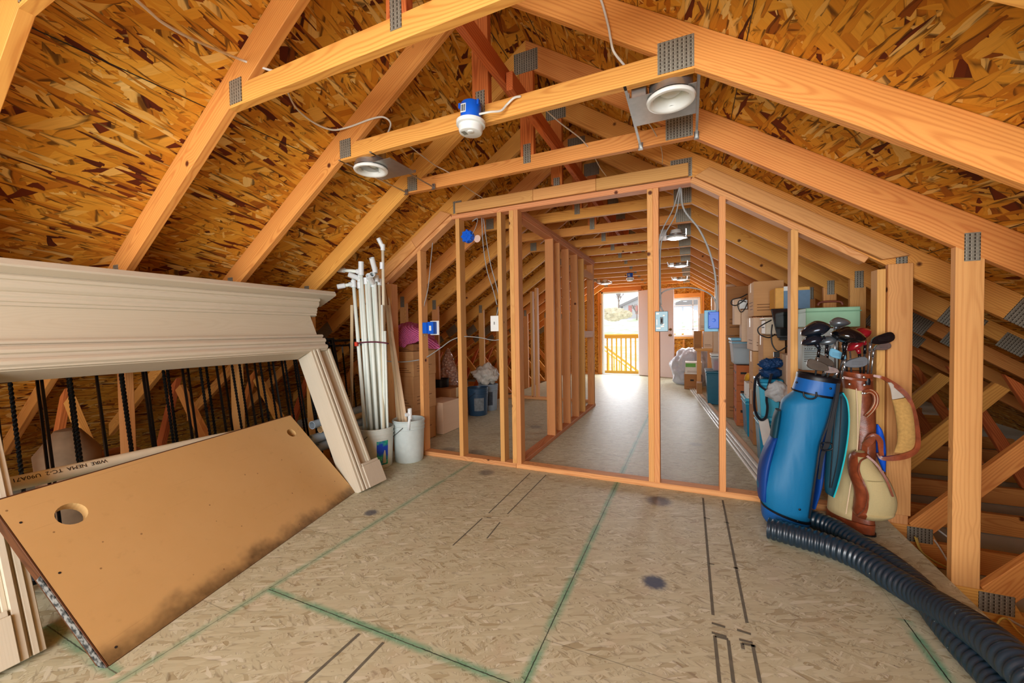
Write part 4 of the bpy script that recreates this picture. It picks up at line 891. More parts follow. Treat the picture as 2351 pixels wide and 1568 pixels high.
# thin trim pieces in the second bucket
for i, (x0, x1, yt, Yt, lb) in enumerate([(918, 880, 640, 2.86, 'reddish edged trim strip, tallest in the grey bucket'), (925, 893, 700, 2.80, 'slim wood trim leaning right behind the pipes'), (932, 899, 760, 2.74, 'lower slim wood trim nearest the stud'), (912, 889, 620, 2.9, 'wide pale board edge rising behind the pipes')]):
    a = aY(x0, 965, 2.78); b = aY(x1, yt, Yt+.06); k = (.06-a.z)/(b.z-a.z); tag(board('trim_board', a+(b-a)*k, b, (.026 if i < 3 else .016), .008, M_TRIMW, zdir=(.3, -1, 0)), lb, 'trim board', 'wood trim standing by the pipes')
pf = empty('pipe_fitting', (-2.13, 2.68, .38), 'white tee fitting hooked on the rim of the grey bucket', 'pipe fitting')
q = aY(941, 950, 2.68); fitting(q, (0, 0, 1), .018, .09, pf, 'tee_body'); fitting(q+Vector((-.012, -.02, -.005)), (-.5, -1, 0), .017, .03, pf, 'tee_branch'); ch(tube('pipe_stub', [q, q-Vector((.01, .01, .14))], .012, M_PVCF, n=10, sm=False), pf)

K2v = plain('void_cardboard', (170, 116, 74), .8); K3v = plain('pale_scrap', (214, 188, 140), .7); fabric_roll = plain('dusty_wrap', (140, 112, 84), .8, nz=.3, sc=9)
# things stored in the dark void behind the railings
for (px, py, X, w_, d_, h_, m, lb) in [(250, 1000, -3.25, .16, .30, .40, K2v, 'brown box in the void behind the railings, above the middle of the tan panel'), (520, 1035, -3.05, .02, .20, .30, K3v, 'pale scrap board behind the iron railings')]:
    p = aX(px, py, X); tag(box('cardboard_box' if w_ > .05 else 'scrap_board', (X-w_, p.y-d_/2, -.242), (X, p.y+d_/2, -.242+h_+.25), m), lb, 'box' if w_ > .05 else 'board')
p = aX(155, 1000, -3.12); t_ = lathe_obj('wrapped_roll', [(.02, -.24), (.13, -.22), (.15, .1), (.12, .35), (.13, .5), (.05, .62), (.01, .63)], fabric_roll, M=Matrix.Translation((p.x, p.y, 0)), n=24); tag(t_, 'tall wrapped roll standing in the void behind the left end of the railings', 'roll')
# ---------------------------------------------------------------- cartons and stored goods
def kraft(name, a, b):
    g = G(name); o = g.obj(); x, y, z = g.xyz(o); n = g.noise(g.cxyz(g.ma('MULTIPLY', x, 3), g.ma('MULTIPLY', y, 3), g.ma('MULTIPLY', z, 60)), 1, 3); m = g.noise(o, 3, 2)
    return g.fin(g.mix(g.ma('ADD', g.ma('MULTIPLY', n, .5), g.ma('MULTIPLY', m, .5)), srgb(a), srgb(b)), .8, spec=.2)
K1 = kraft('cardboard', (222, 176, 124), (196, 146, 94)); K2 = kraft('cardboard_dark', (186, 136, 88), (160, 108, 64)); K3 = kraft('cardboard_pale', (236, 208, 180), (220, 188, 156)); K4 = kraft('cardboard_red', (206, 124, 74), (180, 96, 54))
M_WBOX = plain('white_carton', (226, 222, 214), .6, nz=.04); M_TAPE = plain('packing_tape', (214, 190, 150), .3); M_PRINT = plain('carton_print', (120, 78, 46), .8)
def carton(label, x0, y0, x1, y1, Y, d, mat=K1, par=None, side=-1, lines=2, tape=True, holes=0, group=None, floor_=False, rot=0, name='cardboard_box', cat='box', w_=None):
    a = aY(x0, y1, Y); b = aY(x1, y0, Y)
    if floor_: a.z = 0.001
    X0, X1, Z0, Z1 = min(a.x, b.x), max(a.x, b.x), a.z, b.z
    if w_: X1 = X0+w_ if side < 0 else X1; X0 = X1-w_ if side > 0 else X0
    t = empty(name, ((X0+X1)/2, Y+d/2, Z0), label, cat, group)
    g = .0035
    ch(box('carton_body', (X0, Y, Z0+.001), (X1, Y+d, Z1-.001), mat, long='x', bevel=.004), t)
    xs = X0 if side < 0 else X1; s = side; H = Z1-Z0; W = X1-X0
    if tape:
        ch(box('packing_tape', (min(xs, xs+s*.0015), Y+d/2-.025, Z1-H*.28), (max(xs, xs+s*.0015), Y+d/2+.025, Z1-.002), M_TAPE, bevel=0), t)
        ch(box('flap_gap', (X0+.002, Y+d/2-.0015, Z1-.0012), (X1-.002, Y+d/2+.0015, Z1+.0006), M_INK, bevel=0), t)
    for i in range(lines):
        z = Z0+H*(.16+.08*i); ch(box('printed_line', (X0+W*.12, Y-.0012, z), (X1-W*(.12+.1*i), Y+.001, z+max(.004, H*.018)), M_PRINT, bevel=0), t)
        z = Z0+H*(.2+.1*i); ch(box('printed_line', (min(xs, xs+s*.0012), Y+d*.15, z), (max(xs, xs+s*.0012), Y+d*(.6+.1*i), z+max(.004, H*.018)), M_PRINT, bevel=0), t)
    for i in range(holes):
        if holes >= 1:
            yy = Y+d*((i+.5)/holes); ch(box('hand_hole', (min(xs, xs+s*.002), yy-.03, Z0+H*.55), (max(xs, xs+s*.002), yy+.03, Z0+H*.66), M_INK, bevel=0), t)
            xx = X0+W*((i+.5)/holes); ch(box('hand_hole', (xx-.03*min(1, W*4), Y-.002, Z0+H*.55), (xx+.03*min(1, W*4), Y+.001, Z0+H*.66), M_INK, bevel=0), t)
    return t
GB = 'cartons stacked along the right knee wall'
# nearest group beside and behind the golf bags
gb = carton('pale green filing box with brown handle on the cartons behind the golf clubs', 1850, 703, 1976, 752, 3.28, .34, plain('file_box_green', (150, 196, 160), .5, nz=.03), lines=0, tape=False, name='file_box')
p = aY(1906, 697, 3.40); ch(tube('handle', [p+Vector((-.07, 0, -.012)), p+Vector((-.05, 0, .012)), p+Vector((.05, 0, .012)), p+Vector((.07, 0, -.012))], .008, plain('brown_leather_handle', (110, 54, 34), .5), n=8), gb)
q0, q1 = aY(1850, 716, 3.28), aY(1976, 716, 3.28); ch(box('lid_rim', (q0.x-.004, 3.272, q0.z-.004), (q1.x+.004, 3.63, q0.z+.003), plain('file_box_rim', (120, 164, 132), .5), bevel=.001), gb)
tc = carton('pale carton printed with food lettering under the green filing box', 1841, 753, 1925, 850, 3.29, .3, plain('pale_blue_carton', (206, 226, 228), .6, nz=.03), lines=0, tape=False)
q = aY(1846, 762, 3.288); ch(box('pink_sticker', (q.x, 3.286, q.z-.012), (q.x+.05, 3.29, q.z+.012), plain('pink_sticker', (220, 60, 110), .5), bevel=0), tc)
for i, s_ in enumerate(['Vitamin A & D', 'Grade A', 'Pasteurized', 'KEEP REFRIGERATED']): txt_on(tc, s_, .022, aY(1847, 780+i*7, 3.2895)+Vector((0, -.001, 0)), (1, 0, 0), (0, -1, 0), align='LEFT')
for i in range(7): q = aY(1846, 806+i*4, 3.289); ch(box('printed_line', (q.x, 3.2875, q.z), (q.x+.12-.012*(i % 3), 3.29, q.z+.004), plain('print_blue', (90, 110, 130), .7) if i == 0 else M_MARK, bevel=0), tc)
carton('brown carton right of the food carton, behind the red golf clubs', 1927, 757, 2003, 850, 3.30, .3, K1, lines=0)
carton('lower brown carton hidden behind the golf bags', 1843, 852, 2003, 1060, 3.30, .3, K2, lines=1, floor_=True)
carton('narrow carton standing right of the navy bag, next to the stud', 1805, 815, 1822, 893, 3.62, .28, K3, lines=0, w_=.22)
carton('plain carton under the narrow carton, behind the clear plastic bag', 1800, 895, 1835, 1010, 3.62, .3, K2, lines=0, floor_=True, w_=.3)
# mid group around Y 4
carton('large brown carton on top of the stack, left of the yellow box', 1730, 642, 1800, 726, 4.32, .36, K1, lines=3, group=GB)
carton('tall carton directly under the large brown top carton', 1729, 727, 1800, 806, 4.30, .42, K3, lines=2, group=GB)
carton('third carton down in the tall stack', 1729, 807, 1800, 900, 4.33, .27, K1, lines=1, group=GB)
carton('bottom carton of the tall stack behind the blue totes', 1729, 901, 1800, 1016, 4.33, .27, K2, lines=1, floor_=True, group=GB)
yb = carton('orange yellow printed box with pale blue panel near the roof', 1780, 657, 1860, 709, 4.02, .26, plain('yellow_box', (232, 172, 78), .5), lines=0, tape=False)
q0, q1 = aY(1799, 668, 4.02), aY(1859, 708, 4.02); ch(box('blue_panel', (q0.x, 4.010, q1.z), (q1.x, 4.019, q0.z), plain('slate_blue_print', (100, 136, 166), .4), bevel=0), yb)
q0, q1 = aY(1799, 658, 4.02), aY(1830, 667, 4.02); ch(box('white_print', (q0.x, 4.012, q1.z), (q1.x, 4.019, q0.z), M_WHITE, bevel=0), yb)
ch(box('torn_side_label', (yb.location.x-.0, 4.0, yb.location.z), (yb.location.x+.001, 4.005, yb.location.z+.001), M_WHITE, bevel=0), yb)
carton('cream carton with glossy front under the yellow box', 1786, 711, 1858, 770, 4.03, .26, K3, lines=1)
carton('carton with shiny tape beside the navy bag', 1752, 770, 1803, 850, 3.95, .26, K1, lines=1)
carton('carton below the taped one, behind the navy bag', 1752, 851, 1803, 1005, 3.95, .26, K2, lines=1, floor_=True)
carton('carton below the cream one, hidden by the post', 1806, 771, 1858, 850, 4.03, .26, K2, lines=0); carton('floor level carton behind the post', 1806, 851, 1858, 1010, 4.03, .26, K2, lines=0, floor_=True)
# old beige computer case + monitor
cs = empty('computer_case', aY(1765, 768, 3.98), 'beige plastic computer case left of the black screen', 'computer'); a, b = aY(1757, 769, 3.98), aY(1800, 733, 3.98)
ch(box('case_body', (a.x, 3.98, a.z+.003), (b.x, 4.2, b.z), plain('beige_plastic', (216, 204, 180), .5), bevel=.008), cs); ch(box('case_lid', (a.x-.01, 3.975, b.z), (b.x+.01, 4.21, b.z+.02), plain('beige_plastic2', (226, 216, 196), .5), bevel=.005), cs); ch(box('drive_slot', (a.x-.0015, 4.03, a.z+.06), (a.x, 4.15, a.z+.07), M_INK, bevel=0), cs)
mo = empty('monitor', aY(1790, 772, 3.80), 'black flat screen tilted on top of the boxes left of the post', 'monitor'); a = [aY(*p_, 3.80) for p_ in ((1769, 709), (1816, 708), (1816, 776), (1784, 776))]
V = a+[v_+Vector((.015, .03, 0)) for v_ in a]; ch(mesh_obj('screen_housing', V, [(0, 1, 2, 3), (7, 6, 5, 4), (0, 4, 5, 1), (1, 5, 6, 2), (2, 6, 7, 3), (3, 7, 4, 0)], M_BLACK, M=Matrix.Translation(a[0]), bevel=.004), mo)
c0 = sum(a, Vector())/4; V = [c0+(v_-c0)*.9+Vector((0, -.0025, .006)) for v_ in a]; V += [v_+Vector((0, .002, 0)) for v_ in V]; ch(mesh_obj('screen_glass', V, [(0, 1, 2, 3), (7, 6, 5, 4), (0, 4, 5, 1), (1, 5, 6, 2), (2, 6, 7, 3), (3, 7, 4, 0)], plain('screen_glass', (12, 12, 16), .08, spec=.8), M=Matrix.Translation(c0)), mo)
ch(box('monitor_foot', (a[3].x+.02, 3.80, a[3].z-.02), (a[2].x-.0, 3.86, a[3].z), M_BLACK), mo)
def wire(name, pts, r, mat, label, cat='cable', par=None, n=6):
    o = tube(name, [aY(*p_) for p_ in pts], r, mat, n=n, sub=6)
    return tag(o, label, cat) if par is None else ch(o, par)
wire('power_cable', [(1771, 735, 3.77), (1752, 745, 3.76), (1740, 755, 3.76), (1745, 768, 3.76), (1765, 775, 3.76), (1780, 767, 3.77)], .005, M_BLACK, 'black power cable looping left of the screen')
wire('power_cable', [(1773, 745, 3.76), (1771, 765, 3.75), (1773, 790, 3.74), (1785, 806, 3.73), (1800, 800, 3.73), (1812, 790, 3.74)], .005, M_BLACK, 'black power cable hanging below the screen to a plug')
tag(box('power_adapter', aY(1777, 820, 3.74)+Vector((0, 0, 0)), aY(1790, 808, 3.74)+Vector((0, .03, 0)), M_BLACK), 'small black plug at the end of the hanging cable', 'plug')
# cartons further back
carton('brown carton wall standing behind the tangled black wires', 1668, 655, 1728, 770, 5.55, .3, K2, lines=3, group=GB)
carton('carton under the brown carton wall', 1668, 771, 1728, 860, 5.55, .3, K2, lines=2, group=GB); carton('floor carton under the brown carton wall', 1668, 861, 1728, 960, 5.55, .3, K2, lines=2, floor_=True, group=GB)
for i, (x0, y0, x1, y1, Y, lb, w_) in enumerate([(1686, 685, 1700, 746, 5.15, 'narrow upright carton carrying the tangled black wires', .07), (1703, 710, 1722, 785, 5.02, 'tilting pale carton with a white adapter on top', .1)]):
    t = carton(lb, x0, y0, x1, y1, Y, .22, K3, lines=0, group=GB, w_=w_)
ad = box('power_adapter', aY(1699, 709, 5.02), aY(1716, 688, 5.02)+Vector((0, .12, 0)), M_WHITE); tag(ad, 'white adapter block with a black end on the tilting carton', 'adapter')
wire('power_cable', [(1716, 675, 5.0), (1700, 683, 5.0), (1682, 688, 5.0), (1679, 698, 5.0), (1690, 701, 5.0), (1705, 692, 5.0), (1712, 684, 5.0)], .006, M_BLACK, 'upper loop of tangled black wire on the cartons')
wire('power_cable', [(1713, 693, 4.99), (1698, 690, 4.99), (1694, 702, 4.99), (1700, 716, 4.99), (1708, 712, 4.99), (1716, 696, 4.99)], .005, M_BLACK, 'lower loop of tangled black wire around the adapter')
# clear tote on printed produce cartons
M_CLEAR = G('clear_plastic'); M_CLEAR = M_CLEAR.fin(srgb(200, 214, 220), .25, **{'Alpha': .45}); M_CLB = G('clear_blue_plastic').fin(srgb(30, 150, 190), .25, **{'Alpha': .8}); M_TEAL = plain('teal_tote', (10, 96, 120), .4, nz=.05); M_TEAL2 = plain('blue_tote_lid', (70, 176, 206), .4, nz=.03)
def tote(label, x0, y0, x1, y1, Y, d, mat, lidmat, floor_=False, content=None, w_=None, lidh=.03, group='storage totes'):
    a = aY(x0, y1, Y); b = aY(x1, y0, Y); Z0 = .001 if floor_ else a.z+.002; X0, X1, Z1 = a.x, (a.x+w_ if w_ else b.x), b.z
    t = empty('storage_tote', ((X0+X1)/2, Y+d/2, Z0), label, 'storage tote', group); tp_ = .02; e_ = .01
    def fr(x0, x1, y0, y1, z0, z1, k): return [Vector((x0+k, y0+k, z0)), Vector((x1-k, y0+k, z0)), Vector((x1-k, y1-k, z0)), Vector((x0+k, y1-k, z0)), Vector((x0, y0, z1)), Vector((x1, y0, z1)), Vector((x1, y1, z1)), Vector((x0, y1, z1))]
    V = fr(X0, X1, Y, Y+d, Z0, Z1-lidh, tp_); ch(mesh_obj('tote_body', V, [(3, 2, 1, 0), (4, 5, 6, 7), (0, 1, 5, 4), (1, 2, 6, 5), (2, 3, 7, 6), (3, 0, 4, 7)], mat, M=Matrix.Translation(V[0]), bevel=.008, segs=2), t)
    ch(box('tote_lid', (X0-e_, Y-e_, Z1-lidh+.001), (X1+e_, Y+d+e_, Z1), lidmat, bevel=.006), t); ch(box('tote_rim', (X0-.006, Y-.006, Z1-lidh-.03), (X1+.006, Y+d+.006, Z1-lidh-.018), lidmat, bevel=.003), t)
    if content: ch(box('contents', (X0+.035, Y+.03, Z0+.01), (X1-.035, Y+d-.03, Z0+(Z1-Z0)*.6), content, bevel=.01), t)
    return t
tote('clear tote with a blue band on the produce cartons, left stack', 1681, 776, 1716, 837, 5.1, .36, M_CLEAR, M_PALEB, content=plain('pale_stuff', (176, 190, 196), .7), w_=.26)
for i, (y0, y1, lb) in enumerate([(839, 884, 'topmost orange brown produce carton with hand holes'), (885, 922, 'middle orange brown produce carton with hand holes'), (923, 975, 'lowest orange brown produce carton with hand holes')]):
    carton(lb+' in the left stack', 1691, y0, 1716, y1, 5.12, .34, K4, lines=2, holes=2, tape=False, group='produce cartons', floor_=(i == 2), w_=.28)
tote('clear blue tote on the floor right of the trim boards', 1712, 917, 1752, 1006, 4.62, .36, M_CLB, M_TEAL2, floor_=True, content=plain('blue_cloth', (40, 110, 150), .8), w_=.30)
carton('white folded paper carton on the clear blue tote', 1714, 880, 1731, 916, 4.64, .2, M_WBOX, lines=1, tape=False, w_=.14)
yw = tube('yellow_package', [aY(1712, 872, 4.66), aY(1722, 864, 4.62), aY(1733, 872, 4.64)], .03, plain('yellow_cloth', (232, 166, 40), .6, nz=.2), n=12, rad=lambda i: .5+.8*math.sin(PI*min(1, i/12)) if i < 12 else .5); tag(yw, 'crumpled yellow package on the white paper carton', 'package')
tote('light blue tote behind the bag straps', 1740, 868, 1798, 968, 4.2-.32, .05, M_CLB, M_TEAL2, w_=.2) if False else None
tote('pale blue tote under the navy bag, straps hanging in front', 1742, 872, 1798, 958, 3.68, .22, M_TEAL2, M_CLB, w_=.155); tote('lower blue tote beneath the pale blue one', 1742, 960, 1798, 1040, 3.68, .22, M_CLB, M_TEAL2, floor_=True, w_=.155)
tag(board('white_board', aY(1752, 962, 3.62), aY(1764, 1022, 3.60), .07, .012, M_WBOX, zdir=(.2, -1, 0)), 'white offcut board standing in front of the blue totes', 'board')
# navy duffel bag, straps, clear plastic bag
def blob(name, c, rx, ry, rz, mat, seed=0, amp=.2, fr=3, sub=4, flat=0):
    from mathutils import noise as mn
    bm = bmesh.new(); bmesh.ops.create_icosphere(bm, subdivisions=sub, radius=1)
    for v in bm.verts:
        n = mn.noise(v.co*fr+Vector((seed, seed*2, 0)))+.5*mn.noise(v.co*fr*2.7+Vector((seed, 0, 5))); n2 = abs(mn.noise(v.co*fr*1.7+Vector((seed, 9, 3))))
        v.co *= 1+amp*n-amp*.6*n2; v.co.x *= rx; v.co.y *= ry; v.co.z *= rz
        if flat and v.co.z < -rz*flat: v.co.z = -rz*flat
    me = bpy.data.meshes.new(name); bm.to_mesh(me); bm.free(); me.materials.append(mat)
    for p_ in me.polygons: p_.use_smooth = True
    o = bpy.data.objects.new(name, me); COL.objects.link(o); o.location = c; return o
M_NAVY = plain('navy_nylon', (16, 58, 104), .55, nz=.15); M_STRAP = plain('black_webbing', (22, 26, 38), .7)
nb = empty('duffel_bag', aY(1770, 870, 3.7), 'navy gathered duffel bag on the pale blue tote with black straps hanging down', 'bag')
ch(blob('bag_body', aY(1769, 856, 3.78), .08, .08, .046, M_NAVY, 3, .25, 2.5), nb); ch(blob('gathered_top', aY(1762, 836, 3.74), .06, .06, .045, M_NAVY, 7, .35, 3.5), nb); ch(blob('gathered_top', aY(1782, 833, 3.76), .05, .05, .04, M_NAVY, 9, .35, 3.5), nb)
for pts in ([(1745, 858, 3.62), (1735, 870, 3.6), (1732, 900, 3.59), (1733, 940, 3.59), (1745, 963, 3.58), (1758, 958, 3.58), (1762, 935, 3.58), (1760, 915, 3.6), (1766, 880, 3.6), (1772, 858, 3.62)], [(1740, 868, 3.63), (1744, 884, 3.62), (1756, 894, 3.62), (1762, 898, 3.62)]):
    ch(tube('shoulder_strap', [aY(*p_) for p_ in pts], .012, M_STRAP, n=6, sub=6, flat=.2, up=(0, 0, 1)), nb)
M_CLBAG = G('clear_poly_bag'); _n = M_CLBAG.noise(M_CLBAG.obj(), 22, 4, .7); M_CLBAG.bump(_n, .8, .02); M_CLBAG = M_CLBAG.fin(srgb(240, 240, 238), .12, spec=.8, **{'Alpha': .5})
tag(blob('plastic_bag', aY(1786, 899, 3.6), .085, .05, .08, M_CLBAG, 12, .3, 1.8), 'crumpled clear plastic bag under the narrow carton', 'plastic bag')
# far group near the door
def heap():
    from mathutils import noise as mn
    A = aZ(1527, 868); t = empty('covered_furniture', (.1, 8.5, 0), 'heap draped in clear plastic sheet near the far door', 'covered furniture')
    ch(blob('dust_sheet', Vector((.10, 8.75, .33)), .44, .45, .45, M_CLBAG2, 4, .2, 1.6, 5, .72), t); ch(blob('furniture', Vector((.22, 8.85, .30)), .34, .34, .38, plain('brown_upholstery', (120, 70, 56), .8), 6, .1, 2, 4, .76), t)
g_ = G('dust_sheet'); n_ = g_.noise(g_.cxyz(*[g_.ma('MULTIPLY', q_, k_) for q_, k_ in zip(g_.xyz(g_.obj()), (9, 9, 3))]), 1.6, 4, .6); g_.bump(n_, .8, .03)
M_CLBAG2 = g_.fin(g_.mix(n_, srgb(190, 200, 226), srgb(226, 232, 240)), .25, spec=.6, **{'Alpha': .72}); heap()
carton('white and green produce box on the brown holed carton', 1573, 832, 1612, 859, 7.92, .36, M_WBOX, lines=2, tape=False)
q0, q1 = aY(1574, 834, 7.915), aY(1597, 843, 7.915); o = box('green_print', (q0.x, 7.912, q1.z), (q1.x, 7.9185, q0.z), plain('green_print', (96, 170, 60), .5), bevel=0); reparent(o, [x for x in bpy.data.objects if x.get('label', '').startswith('white and green')][0])
carton('brown carton with oval hand hole on the floor near the far door', 1571, 860, 1607, 892, 7.92, .38, K2, lines=1, tape=False, holes=1, floor_=True)
tag(box('wooden_crate', aY(1600, 904, 6.75), aY(1612, 880, 6.75)+Vector((0, .25, 0)), K2), 'small dark crate between the holed carton and the teal tote', 'crate')
tote('tall dark teal tote standing by the trim boards', 1622, 853, 1658, 930, 6.42, .5, M_TEAL, M_TEAL, floor_=True, w_=.42); tote('clear tote with red contents on the teal tote', 1634, 813, 1660, 852, 6.46, .34, M_CLEAR, M_WHITE, content=plain('red_stuff', (200, 70, 80), .7), w_=.28)
bn = empty('wooden_bench', (.16, 7.6, 0), 'small plain wooden stool under the far cartons', 'stool'); a, b = aY(1596, 806, 7.35), aY(1640, 802, 7.35)
ch(box('seat', (a.x, 7.35, a.z), (b.x, 7.75, a.z+.045), M_STUD, long='x'), bn)
for x in (a.x+.03, b.x-.09):
    for y in (7.37, 7.67): ch(box('leg', (x, y, 0), (x+.06, y+.06, a.z-.001), M_STUD), bn)
for i, (x0, y0, x1, y1, Y, m, lb, w_) in enumerate([(1593, 760, 1609, 803, 7.37, K2, 'left carton on the small stool near the far window', .12), (1615, 760, 1634, 801, 7.37, K3, 'second carton on the small stool, pale faced', .14), (1606, 719, 1626, 758, 7.38, K3, 'pale pink carton on top of the stool cartons below the window', .17)]):
    carton(lb, x0, y0, x1, y1, Y, .3, m, lines=2, group=None, w_=w_)
carton('carton stack foot beside the stool', 1638, 861, 1662, 899, 7.1, .4, K2, floor_=True, w_=.3); carton('carton resting on the stack foot beside the stool', 1638, 760, 1662, 859, 7.1, .4, K3, w_=.3)
carton('tall pink carton column with torn edge left of the stud', 1643, 653, 1665, 758, 7.12, .3, K3, w_=.28); carton('narrow hanging-height carton at the far knee wall', 1634, 680, 1643, 757, 8.2, .2, K3, lines=0, w_=.1)
# white mouldings on the floor
for i, (off, w_, h_, m, lb) in enumerate([(0, .022, .018, M_WHITEM, 'left white moulding of the bundle on the floor'), (.028, .03, .022, M_WHITEM, 'second white moulding of the bundle on the floor'), (.062, .032, .028, M_WHITEM, 'third white moulding of the bundle on the floor'), (.10, .05, .02, K3, 'broad pale trim board at the right of the moulding bundle')]):
    a = aZ(1583, 894); b = aZ(1742, 1112); dr = (b-a).normalized(); n = Vector((-dr.y, dr.x, 0)); n = n if n.x > 0 else -n; p0 = a+n*(off+w_/2)+Vector((0, 0, 0)); p1 = b+n*(off+w_/2)
    M = frame(p0, dr, (0, 0, 1)); L = (p1-p0).length; P_ = [(-w_/2, 0), (-w_/2, h_*.5), (-w_*.25, h_*.6), (-w_*.2, h_), (w_*.2, h_), (w_*.25, h_*.7), (w_/2, h_*.55), (w_/2, 0)]
    nP = len(P_); v = [M @ Vector((0, a_, b_)) for a_, b_ in P_]+[M @ Vector((L, a_, b_)) for a_, b_ in P_]
    o = mesh_obj('trim_moulding', v, [tuple(range(nP)), tuple(range(2*nP-1, nP-1, -1))]+[(k, (k+1) % nP, nP+(k+1) % nP, nP+k) for k in range(nP)], m, M=M); tag(o, lb, 'moulding', 'white mouldings on the floor')

# ---- left store room
GL_ = 'cartons stacked by the leftmost stud'
for i, (y0, y1, lb) in enumerate([(790, 806, 'shallow top carton of the left stack, under the pink blanket'), (807, 864, 'second carton of the left stack'), (865, 943, 'third carton of the left stack'), (944, 1015, 'bottom carton of the left stack')]):
    a, b = aY(903, y0, 3.13), aY(948, y1, 3.13); carton(lb, 903, y0, 948, y1, 3.13, .38, K1 if i else K2, side=1, lines=3, group=GL_, floor_=(i == 3))
carton('flat tan carton face standing right of the left stack', 1001, 925, 1016, 997, 3.58, .34, K3, side=1, lines=0, floor_=True, tape=False, w_=.26)
carton('brown open carton behind the flat tan one', 1000, 893, 1034, 960, 4.02, .3, K2, side=1, lines=0, floor_=True)
kt = lathe_obj('black_pot', [(.085, .0), (.10, .01), (.105, .11), (.112, .115), (.112, .125), (.1, .125), (.09, .02)], M_BLACK, M=Matrix.Translation(aY(1012, 892, 4.16)+Vector((0, 0, .003))), n=24, capt=False); tag(kt, 'black plastic pot on the brown open carton', 'pot')
carton('dark grey narrow box between the cartons and the stud', 1037, 902, 1050, 965, 4.2, .22, plain('dark_grey_box', (66, 62, 60), .6), side=1, lines=0, floor_=True, tape=False)
def floor_bucket(px, py, r, h, mat, lb):
    p_ = aZ(px, py); return bucket(p_.x, p_.y+r, r, h, mat, lb, 'buckets in the left room')
bk1 = floor_bucket(1085, 956, .145, .37, plain('navy_bucket', (46, 74, 100), .4, nz=.1), 'navy plastic bucket in the left room'); bk2 = floor_bucket(1111, 944, .14, .37, plain('grey_bucket', (150, 164, 176), .4, nz=.05), 'pale grey bucket with dark label in the left room')
curved_patch('paper_label', bk1.location.x, bk1.location.y, .136, .141, math.radians(-80), math.radians(-25), .07, .24, plain('grey_label', (120, 128, 132), .6, nz=.3), bk1); curved_patch('paper_label', bk2.location.x, bk2.location.y, .131, .135, math.radians(-85), math.radians(-35), .08, .27, plain('dark_label', (64, 74, 86), .6, nz=.3), bk2)
bt = blob('plastic_bag', bk2.location+Vector((-.02, -.02, .50)), .19, .15, .15, plain('cloudy_bag', (206, 200, 188), .35, nz=.15), 21, .38, 2.2); tag(bt, 'cloudy plastic bag bundled on the pale grey bucket', 'plastic bag')
gF = G('foil_insulation'); vF = gF.vor(gF.obj(), 28); gF.bump(vF[0], 1, .02); M_FOIL = gF.fin(gF.mix(vF[0], srgb(250, 236, 226), srgb(170, 120, 110)), .25, .25)
pF = aX(1030, 880, -3.1); V, Fc = lathe([(.20, -.28), (.17, 0), (.12, .22), (.05, .42), (.01, .5)], 20, Matrix.Translation(pF)); Fc.append(tuple(range(19, -1, -1))); o = mesh_obj('foil_insulation', V, Fc, M_FOIL, M=Matrix.Translation(pF), smooth=True); tag(o, 'crinkled foil insulation cone between the left knee wall posts', 'insulation')
# crocheted pink blanket
gP = G('pink_crochet'); o = gP.obj(); x, y, z = gP.xyz(o)
cz = gP.ma('MULTIPLY', gP.ma('SINE', gP.ma('MULTIPLY', gP.ma('ADD', x, gP.ma('MULTIPLY', z, .35)), 300)), gP.ma('SINE', gP.ma('MULTIPLY', gP.ma('SUBTRACT', z, gP.ma('MULTIPLY', x, .35)), 300)))
gP.bump(cz, 1, .006); M_PINK = gP.fin(gP.mix(gP.sm(cz, -.5, .6), srgb(206, 66, 130), srgb(255, 150, 210)), .85)
def drape(name, top, mat, th=.012, Yd=0):
    "cloth laid over: rows of (px,py,Y) points lofted into a thick sheet"
    rows = [smooth_path([aY(*p_) for p_ in r], 6) for r in top]; m = len(rows[0]); cols = [smooth_path([rows[i][j] for i in range(len(rows))], 6) for j in range(m)]; R_ = len(cols[0])
    from mathutils import noise as mn
    V = []
    for j in range(m):
        for i in range(R_): q_ = cols[j][i]; V.append(q_+Vector((0, .02*mn.noise(q_*14), .010*mn.noise(q_*20+Vector((3, 3, 3))))))
    n0 = len(V); V += [v_+Vector((0, th, -th*.5)) for v_ in V]; Fc = []
    for j in range(m-1):
        for i in range(R_-1): a_ = j*R_+i; Fc += [(a_, a_+1, a_+R_+1, a_+R_), (n0+a_, n0+a_+R_, n0+a_+R_+1, n0+a_+1)]
    for j in range(m-1):
        for i in (0, R_-1): a_ = j*R_+i; Fc.append((a_, a_+R_, n0+a_+R_, n0+a_))
    for i in range(R_-1):
        for j in (0, m-1): a_ = j*R_+i; Fc.append((a_, a_+1, n0+a_+1, n0+a_))
    return mesh_obj(name, V, Fc, mat, M=Matrix.Translation(V[0]), smooth=True)
pk_ = empty('blanket', aY(930, 785, 3.2), 'crocheted bright pink blanket draped over the left carton stack', 'blanket')
ch(drape('left_fold', [[(905, 752, 3.4), (925, 742, 3.4), (950, 740, 3.4), (972, 748, 3.4)], [(903, 760, 3.2), (922, 752, 3.15), (945, 750, 3.15), (968, 760, 3.15)], [(903, 778, 3.10), (918, 775, 3.08), (940, 772, 3.08), (966, 780, 3.09)], [(910, 790, 3.09), (926, 797, 3.07), (935, 790, 3.07), (962, 783, 3.08)]], M_PINK), pk_)
ch(drape('right_fold', [[(965, 752, 3.5), (980, 760, 3.5), (993, 768, 3.5)], [(966, 768, 3.3), (984, 772, 3.3), (1000, 780, 3.3)], [(968, 782, 3.2), (988, 790, 3.2), (1010, 798, 3.2)], [(968, 790, 3.15), (985, 797, 3.16), (1000, 800, 3.18)]], M_PINK), pk_)
